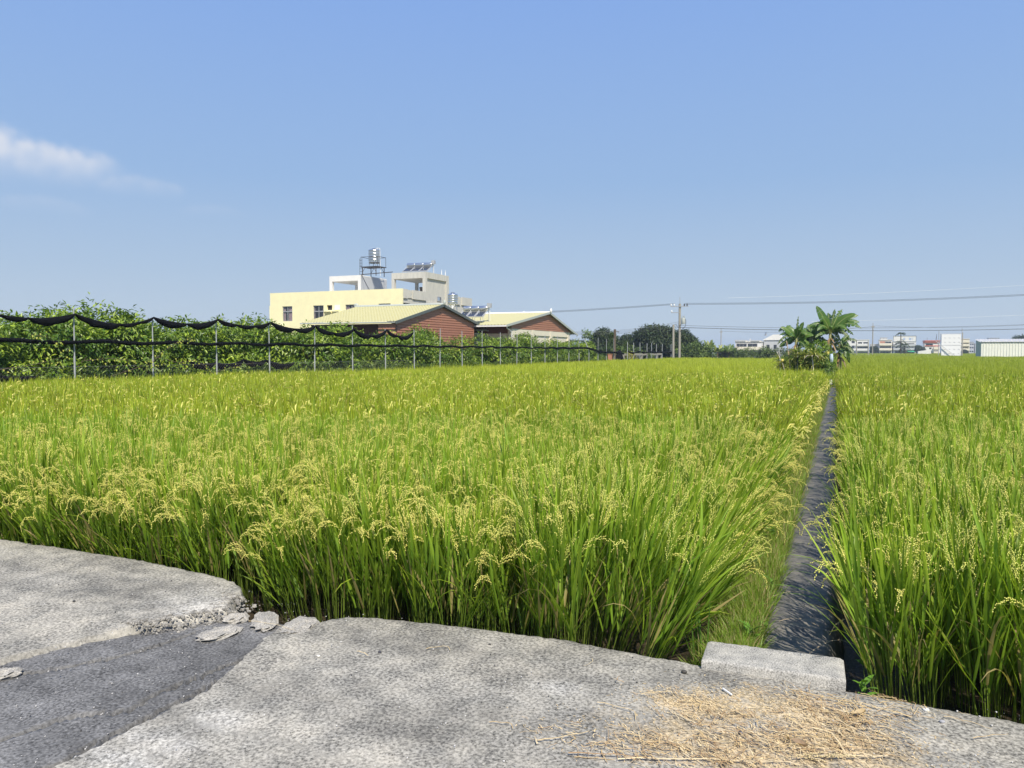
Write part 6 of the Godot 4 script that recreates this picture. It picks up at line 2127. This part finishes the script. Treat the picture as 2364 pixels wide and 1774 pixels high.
func billboard_and_shed() -> void:
	# white board on a steel frame
	var o := thing("white_board", "tall blank white two-panel board on a steel frame with a slanting brace", "board", Vector3(20.9, PADDY, -194), "", 0.0)
	for k in 2:
		var m := MB.new()
		var ya := 0.75 + 2.5 * k
		m.span(Vector3(0.0, ya, -0.04), Vector3(3.75, ya + (2.42 if k == 0 else 2.4), 0.04))
		var pn := obj("panel", m.mesh(), M.white_paint, o)
		for j in 4:
			for q in 2:
				m = MB.new()
				m.bar(Vector3(0.5 + 0.9 * j, ya + 0.7 + 0.95 * q, 0.045), Vector3(0.85 + 0.9 * j, ya + 0.62 + 0.95 * q, 0.09), 0.035, 5)
				obj("clip", m.mesh(), M.galvanised, pn)
	var fm := MB.new()
	fm.bar(Vector3(-0.55, 0, 0.1), Vector3(-0.55, 6.5, 0.1), 0.07, 6)
	fm.bar(Vector3(-0.1, 0, -0.2), Vector3(-0.1, 5.75, -0.2), 0.06, 6)
	fm.bar(Vector3(3.95, 0, -0.2), Vector3(3.95, 6.9, -0.2), 0.07, 6)
	fm.bar(Vector3(-0.6, 1.5, -0.15), Vector3(4.0, 1.5, -0.15), 0.04, 6)
	fm.bar(Vector3(-0.6, 5.72, -0.15), Vector3(4.0, 5.78, -0.15), 0.05, 6)
	fm.bar(Vector3(-0.6, 3.2, -0.15), Vector3(4.0, 3.2, -0.15), 0.04, 6)
	obj("frame", fm.mesh(true), M.galvanised, o)
	fm = MB.new()
	fm.bar(Vector3(-1.2, 4.2, 0.3), Vector3(2.7, 0.85, 0.5), 0.06, 6)
	fm.bar(Vector3(-0.4, 3.2, 0.3), Vector3(2.4, 0.85, 0.5), 0.04, 6)
	obj("brace", fm.mesh(true), M.galvanised, o)
	var m2 := MB.new()
	m2.tube(PackedVector3Array([Vector3.ZERO, Vector3(0, 6.0, 0)]), PackedFloat32Array([0.10, 0.08]), 7)
	solo("utility_pole", "grey pole right beside the white board", "utility pole", m2.mesh(true), M.pole_concrete, "far poles across the fields", "", Vector3(25.1, PADDY, -195.2))
	# long white ribbed shed at the right edge
	var s := thing("ribbed_shed", "long white ribbed-sheet shed cut off by the picture's right edge", "shed", Vector3(23.0, PADDY, -156.6))
	var m := MB.new()
	var L := 24.0
	var x := 0.0
	while x < L:
		m.quad(Vector3(x, 0, 0), Vector3(x + 0.30, 0, 0), Vector3(x + 0.30, 3.45, 0), Vector3(x, 3.45, 0))
		m.quad(Vector3(x + 0.30, 0, 0), Vector3(x + 0.34, 0, 0.06), Vector3(x + 0.34, 3.45, 0.06), Vector3(x + 0.30, 3.45, 0))
		m.quad(Vector3(x + 0.34, 0, 0.06), Vector3(x + 0.40, 0, 0.06), Vector3(x + 0.40, 3.45, 0.06), Vector3(x + 0.34, 3.45, 0.06))
		m.quad(Vector3(x + 0.40, 0, 0.06), Vector3(x + 0.44, 0, 0), Vector3(x + 0.44, 3.45, 0), Vector3(x + 0.40, 3.45, 0.06))
		x += 0.44
	obj("front_wall", m.mesh(), textured(mat("white_sheet", 0.80, 0.81, 0.74, 0.55), M.g3, 4.0, 0.0, Vector3(2, 0.3, 2)), s)
	m = MB.new()
	m.quad(Vector3(0, 0, -5.8), Vector3(0, 0, -0.002), Vector3(0, 3.45, -0.002), Vector3(0, 3.95, -5.8))
	m.quad(Vector3(L, 0, -5.8), Vector3(0, 0, -5.8), Vector3(0, 3.95, -5.8), Vector3(L, 3.95, -5.8))
	obj("side_wall", m.mesh(), textured(mat("green_sheet", 0.42, 0.52, 0.47, 0.6), M.g3, 4.0), s)
	m = MB.new()
	x = -0.15
	while x < L:
		var ya := 3.50
		var yb := 4.02
		m.quad(Vector3(x, ya, 0.2), Vector3(x + 0.2, ya, 0.2), Vector3(x + 0.2, yb, -5.9), Vector3(x, yb, -5.9))
		m.quad(Vector3(x + 0.2, ya, 0.2), Vector3(x + 0.24, ya + 0.1, 0.2), Vector3(x + 0.24, yb + 0.1, -5.9), Vector3(x + 0.2, yb, -5.9))
		m.quad(Vector3(x + 0.24, ya + 0.1, 0.2), Vector3(x + 0.4, ya + 0.1, 0.2), Vector3(x + 0.4, yb + 0.1, -5.9), Vector3(x + 0.24, yb + 0.1, -5.9))
		m.quad(Vector3(x + 0.4, ya + 0.1, 0.2), Vector3(x + 0.44, ya, 0.2), Vector3(x + 0.44, yb, -5.9), Vector3(x + 0.4, yb + 0.1, -5.9))
		m.quad(Vector3(x + 0.2, ya, 0.2), Vector3(x + 0.44, ya, 0.2), Vector3(x + 0.4, ya + 0.1, 0.2), Vector3(x + 0.24, ya + 0.1, 0.2))
		x += 0.44
	obj("roof", m.mesh(), M.white_plaster, s)

# ---------------------------------------------------------------- litter on the road, weeds
func stalk(b: MB, o: Vector3, ang: float, l: float, w: float, bend: float, col: Color, lift := 0.0) -> void:
	var p := o
	var a := ang
	var n := 7
	var prev := -1
	var kink := rng.randi() % n if rng.randf() < 0.35 else -1
	for k in n + 1:
		var d := Vector3(cos(a), 0, sin(a))
		var s := Vector3(-d.z, 0, d.x)
		var t := float(k) / n
		var ww := w * (1.0 - 0.5 * t)
		var g := 1.0 + 0.1 * sin(k * 2.0)
		b.col = Color(col.r * g, col.g * g, col.b * g)
		var y := Vector3.UP * (lift * 4.0 * t * (1 - t) + 0.002 * sin(k * 1.9))
		var i := b.p(p - s * ww + y)
		b.p(p + Vector3.UP * ww * 0.55 + y)
		b.p(p + s * ww + y)
		if prev >= 0:
			for j in 2:
				b.f(prev + j, i + j, i + j + 1)
				b.f(prev + j, i + j + 1, prev + j + 1)
		prev = i
		p += d * l / n
		a += bend / n + rng.randfn(0, 0.05) + (0.9 if k == kink else 0.0)

func road_litter() -> void:
	var tones := [Color(0.50, 0.36, 0.17), Color(0.60, 0.46, 0.24), Color(0.34, 0.22, 0.11), Color(0.68, 0.55, 0.33), Color(0.42, 0.29, 0.15)]
	# drift of short straw: [x, z, spread x, spread z, count]
	var b := MB.new()
	for z in [[-0.45, -2.86, 0.24, 0.05, 170], [-0.75, -2.76, 0.16, 0.04, 70], [-0.12, -3.10, 0.14, 0.07, 190], [0.06, -3.36, 0.10, 0.08, 220], [-0.3, -3.02, 0.16, 0.05, 90], [-0.5, -3.25, 0.12, 0.06, 50], [-0.1, -3.5, 0.12, 0.05, 60], [0.28, -3.55, 0.10, 0.05, 40]]:
		for k in z[4]:
			var o := Vector3(z[0] + rng.randfn(0, z[2]), 0.004 + rng.randf() * 0.018, z[1] + rng.randfn(0, z[3]))
			if o.z < -3.64 or o.x < -1.2:
				continue
			stalk(b, o, rng.randfn(0.25, 0.55) + (PI if rng.randf() < 0.5 else 0.0), 0.02 + 0.13 * pow(rng.randf(), 1.6), rng.randf_range(0.0008, 0.0028), rng.randfn(0, 0.6), tones[rng.randi() % 5], rng.randf() * 0.006)
	solo("straw_litter", "drift of dry golden straw on the road at the bottom right", "straw", b.mesh(true), M.straw, "", "stuff")
	# chaff dust under the straw
	b = MB.new()
	for k in 5200:
		var q: Array = [[-0.52, -3.26, 0.13, 0.08], [0.02, -3.2, 0.2, 0.14], [-0.4, -2.9, 0.3, 0.12], [-0.2, -3.38, 0.18, 0.1]][rng.randi() % 4]
		var o := Vector3(q[0] + rng.randfn(0, q[2]), 0.0035, q[1] + rng.randfn(0, q[3]))
		if o.z < -3.62:
			continue
		var an := rng.randf() * TAU
		var s := rng.randf_range(0.0012, 0.004)
		b.col = Color(0.70, 0.54, 0.30) * rng.randf_range(0.7, 1.15)
		var d := Vector3(cos(an), 0.15, sin(an)) * s * 1.6
		var e := Vector3(-sin(an), 0.1, cos(an)) * s * 0.5
		b.quad(o - d - e, o + d - e, o + d + e, o - d + e)
	solo("chaff", "fine tan chaff and sand spread under the straw", "chaff", b.mesh(false), M.straw, "", "stuff")
	# longer single stalks: label, x, z, angle, length, thickness, bend, tone
	var singles := [["thick golden straw stalk lying along the drift's upper edge, before the curb block", -0.17, -3.545, 0.16, 0.44, 0.004, 0.1, 0], ["second long stalk crossing the drift's right end", 0.30, -3.47, 3.45, 0.34, 0.0035, 0.15, 1], ["long pale straw running along the picture's bottom edge", -0.72, -2.69, -0.42, 0.56, 0.004, 0.1, 3], ["second pale straw along the bottom edge, ending in dry rice grains", -0.10, -2.97, -0.40, 0.32, 0.005, -0.1, 3],
		["orange-brown straw at the drift's left end near the bottom edge", -0.90, -2.66, -0.28, 0.30, 0.004, 0.05, 2], ["thin straw curving away from the drift's left end", -1.04, -2.70, -0.55, 0.22, 0.003, -0.5, 1], ["wavy single straw alone on the road left of the drift", -0.92, -3.10, 0.05, 0.24, 0.0025, 0.4, 1], ["bent straw lying alone on the grey slab left of the drift", -1.27, -2.76, -0.35, 0.13, 0.0025, 0.8, 0],
		["long curled straw alone in the middle of the grey slab", -1.88, -3.33, -0.9, 0.16, 0.0022, 1.1, 1], ["curved thin straw near the slab's edge, left of the curb block", -1.08, -3.54, 1.0, 0.11, 0.0015, 1.6, 3], ["small forked straw on the grey slab near the broken corner", -2.18, -3.17, 0.1, 0.09, 0.003, 0.4, 1], ["thin straw lying across the asphalt edge towards the broken corner", -2.98, -3.30, -0.1, 0.33, 0.002, 0.2, 3],
		["forked thin straw at the right, alone beyond the drift", 0.42, -3.53, 0.2, 0.17, 0.0022, 0.3, 1], ["second thin straw of the fork at the right edge", 0.50, -3.37, -0.6, 0.16, 0.002, 0.2, 0], ["thin straw pointing from the drift to the rice on the right", 0.31, -3.50, -1.3, 0.11, 0.0015, 0.3, 1], ["pale straw blade bridging the drift's middle", -0.07, -3.22, 0.35, 0.26, 0.0045, -0.2, 3]]
	for s in singles:
		var m := MB.new()
		stalk(m, Vector3.ZERO, s[3], s[4], s[5], s[6], tones[s[7]], 0.004)
		solo("straw_stalk", s[0], "straw", m.mesh(true), M.straw, "single straws on the road", "", Vector3(s[1], 0.012, s[2]))
	# a dry ear of rice at the bottom edge
	var pm := MB.new()
	panicle(pm, Vector3.ZERO, Vector3(0.92, 0.06, -0.36), 0.24, 0.25, 0.0, 1)
	for k in pm.c.size():
		pm.c[k] = Color(0.72, 0.60, 0.34) * (0.8 + 0.3 * fposmod(k * 0.37, 1.0))
	var pe := solo("rice_ear", "dry pale rice ear lying at the picture's bottom edge", "rice ear", pm.mesh(true), M.grain, "", "", Vector3(-0.17, 0.014, -2.93))
	# dead leaves
	for k in 2:
		var lb := MB.new()
		var col: Color = [Color(0.58, 0.45, 0.27), Color(0.44, 0.31, 0.19)][k]
		for i in 7:
			for j in 5:
				var u := i / 6.0
				var v := (j - 2) / 2.0
				lb.col = col * rng.randf_range(0.85, 1.15)
				lb.p(Vector3((u - 0.5) * 0.085, 0.004 * sin(u * 5.0 + v * 2.0) + 0.008 * v * v, v * 0.011 * pow(sin(PI * clampf(u, 0.02, 0.98)), 0.6) * (1.0 + 0.2 * sin(u * 17.0))))
		for i in 6:
			for j in 4:
				var a := i * 5 + j
				lb.f(a, a + 1, a + 6)
				lb.f(a, a + 6, a + 5)
		solo("dead_leaf", ["curled tan dead leaf on the straw drift's right part", "brown crumpled dead leaf near the bottom edge in the straw"][k], "leaf", lb.mesh(true), M.leaf, "", "", Vector3([0.10, -0.12][k], 0.022, [-3.40, -3.05][k]), [0.9, -0.5][k])
	# cigarette end
	var cg := thing("cigarette_end", "white cigarette end lying on the road near the curb block", "cigarette", Vector3(-0.425, 0.012, -3.42), "", -0.85)
	var cm := MB.new()
	cm.bar(Vector3(-0.032, 0, 0), Vector3(0.016, 0, 0), 0.0042, 10)
	obj("paper", cm.mesh(true), M.white_paint, cg)
	cm = MB.new()
	cm.bar(Vector3(0.0165, 0, 0), Vector3(0.034, 0, 0), 0.0043, 10)
	obj("filter", cm.mesh(true), M.white_paint, cg)
	# loose stones
	var nb := fnoise(35, 1.0)
	var st := [["dark pebble near the slab's edge left of the curb block", -0.64, -3.57, 0.011, Color(0.06, 0.055, 0.05)], ["grey pebble alone on the slab near the right edge", 0.41, -3.49, 0.009, Color(0.34, 0.34, 0.35)], ["white flat chip right of the straw drift", 0.36, -3.58, 0.010, Color(0.7, 0.7, 0.68)], ["small white pebble in the middle of the grey slab", -2.33, -3.06, 0.008, Color(0.62, 0.60, 0.55)], ["dark speck of stone in the middle of the slab", -1.62, -3.53, 0.006, Color(0.05, 0.05, 0.05)], ["small dark stone left in the middle distance of the left slab", -4.1, -3.1, 0.008, Color(0.05, 0.05, 0.05)], ["dark flake by the forked straw", -2.08, -3.22, 0.008, Color(0.05, 0.05, 0.06)], ["dark pebble lying in the straw", -0.33, -3.08, 0.008, Color(0.2, 0.2, 0.22)]]
	for s in st:
		var m := MB.new()
		m.col = s[4]
		m.ball(Vector3.ZERO, Vector3(s[3] * 1.3, s[3] * 0.8, s[3]), 10, nb, 0.35, 2.0)
		solo("pebble", s[0], "pebble", m.mesh(false), M.plain, "loose pebbles on the road", "", Vector3(s[1], s[3] * 0.6 + (0.035 if s[1] < -3.6 else 0.0), s[2]))
	# twigs on the film path
	var tw := [["curved dry twig lying across the film path near the curb block", -0.30, -4.72, -0.1, 0.22, 0.003, 0.3], ["bent dry stalk leaning over the film path's right edge", -0.14, -4.17, -1.2, 0.5, 0.0035, 0.35], ["dry grass stem fallen onto the film path from the left", -0.40, -5.1, -0.9, 0.36, 0.002, 0.6]]
	for s in tw:
		var m := MB.new()
		stalk(m, Vector3.ZERO, s[3], s[4], s[5], s[6], Color(0.50, 0.38, 0.24), 0.03)
		solo("dry_twig", s[0], "twig", m.mesh(true), M.straw, "dry twigs on the film path", "", Vector3(s[1], -0.085, s[2]))

func weeds() -> void:
	var ws := [["broad-leaved weed at the path's left edge, just behind the curb block", -0.43, -4.32, 1.0], ["small weed right beside it, touching the black film", -0.37, -4.62, 0.6], ["broad-leaved weed reaching over the film a step farther up the path", -0.40, -5.38, 0.85], ["pale weed in the grass strip below the leaning rice", -0.62, -7.3, 1.2], ["weed with two large leaves in the middle of the grass strip", -0.52, -6.9, 1.0], ["weed low in the mud behind the curb block", -0.52, -4.1, 0.7], ["weed on the dark ground between the curb block and the right rice", 0.13, -3.95, 0.7], ["small weed under the right rice where the film begins", 0.15, -4.4, 0.6], ["weed beside the film about halfway to the bent twigs", -0.46, -4.9, 0.7], ["weed standing taller among the bank grass", -0.55, -5.9, 0.9], ["far weed on the bank where the rice leans lowest", -0.56, -8.6, 1.1]]
	for s in ws:
		var o := thing("broadleaf_weed", s[0], "weed", Vector3(s[1], -0.20, s[2]), "weeds beside the path")
		o.scale = Vector3.ONE * s[3]
		var m := MB.new()
		m.col = Color(0.16, 0.24, 0.05)
		m.tube(PackedVector3Array([Vector3.ZERO, Vector3(0.01, 0.1, 0.01), Vector3(0.02, 0.2, 0.0)]), PackedFloat32Array([0.004, 0.003, 0.002]), 5)
		obj("stem", m.mesh(true), M.plain, o)
		for k in 9:
			m = MB.new()
			var an: float = k * 2.4 + s[1] * 9.0
			var g := rng.randf_range(0.85, 1.2)
			var c := Color(0.13 * g, 0.27 * g, 0.035 * g)
			ribbon(m, Vector3(0.01, 0.06 + 0.017 * k, 0), Vector3(cos(an), 0.5 + 0.05 * k, sin(an)).normalized(), rng.randf_range(0.07, 0.12), 0.045, 9.0, 6, 0.25, c, c * 1.15)
			obj("leaf", m.mesh(true), M.leaf, o)
	# tall bent grass blades leaning across the path and bank
	var bl := [["long green blade leaning over the black film from the right rice", 0.22, -4.55, Vector3(-0.8, 0.62, 0.1), 0.9, 2.2], ["second long blade bending from the right rice towards the path", 0.24, -5.3, Vector3(-0.8, 0.5, 0.1), 0.75, 1.6], ["dark tall grass blades standing alone in the mud before the leaning rice", -0.66, -4.15, Vector3(-0.05, 1.0, 0.0), 0.75, 0.3], ["straw-coloured dead blade arching over the muddy bank", -0.75, -4.3, Vector3(0.6, 0.5, 0.3), 0.5, 3.0]]
	for k in bl.size():
		var s: Array = bl[k]
		var m := MB.new()
		var col := Color(0.16, 0.28, 0.03) if k < 2 else (Color(0.10, 0.20, 0.03) if k == 2 else Color(0.48, 0.38, 0.18))
		for j in (7 if k == 2 else 2):
			var dv: Vector3 = s[3] + Vector3(rng.randfn(0, 0.1), rng.randfn(0, 0.1), rng.randfn(0, 0.1))
			ribbon(m, Vector3(rng.randfn(0, 0.02), 0, rng.randfn(0, 0.02)), dv.normalized(), s[4] * rng.randf_range(0.8, 1.1), 0.013, s[5], 8, 0.3, col, col * 1.2)
		solo("grass_blade", s[0], "grass blades", m.mesh(true), M.rice, "", "", Vector3(s[1], PADDY + 0.25 if k < 2 else PADDY, s[2]))
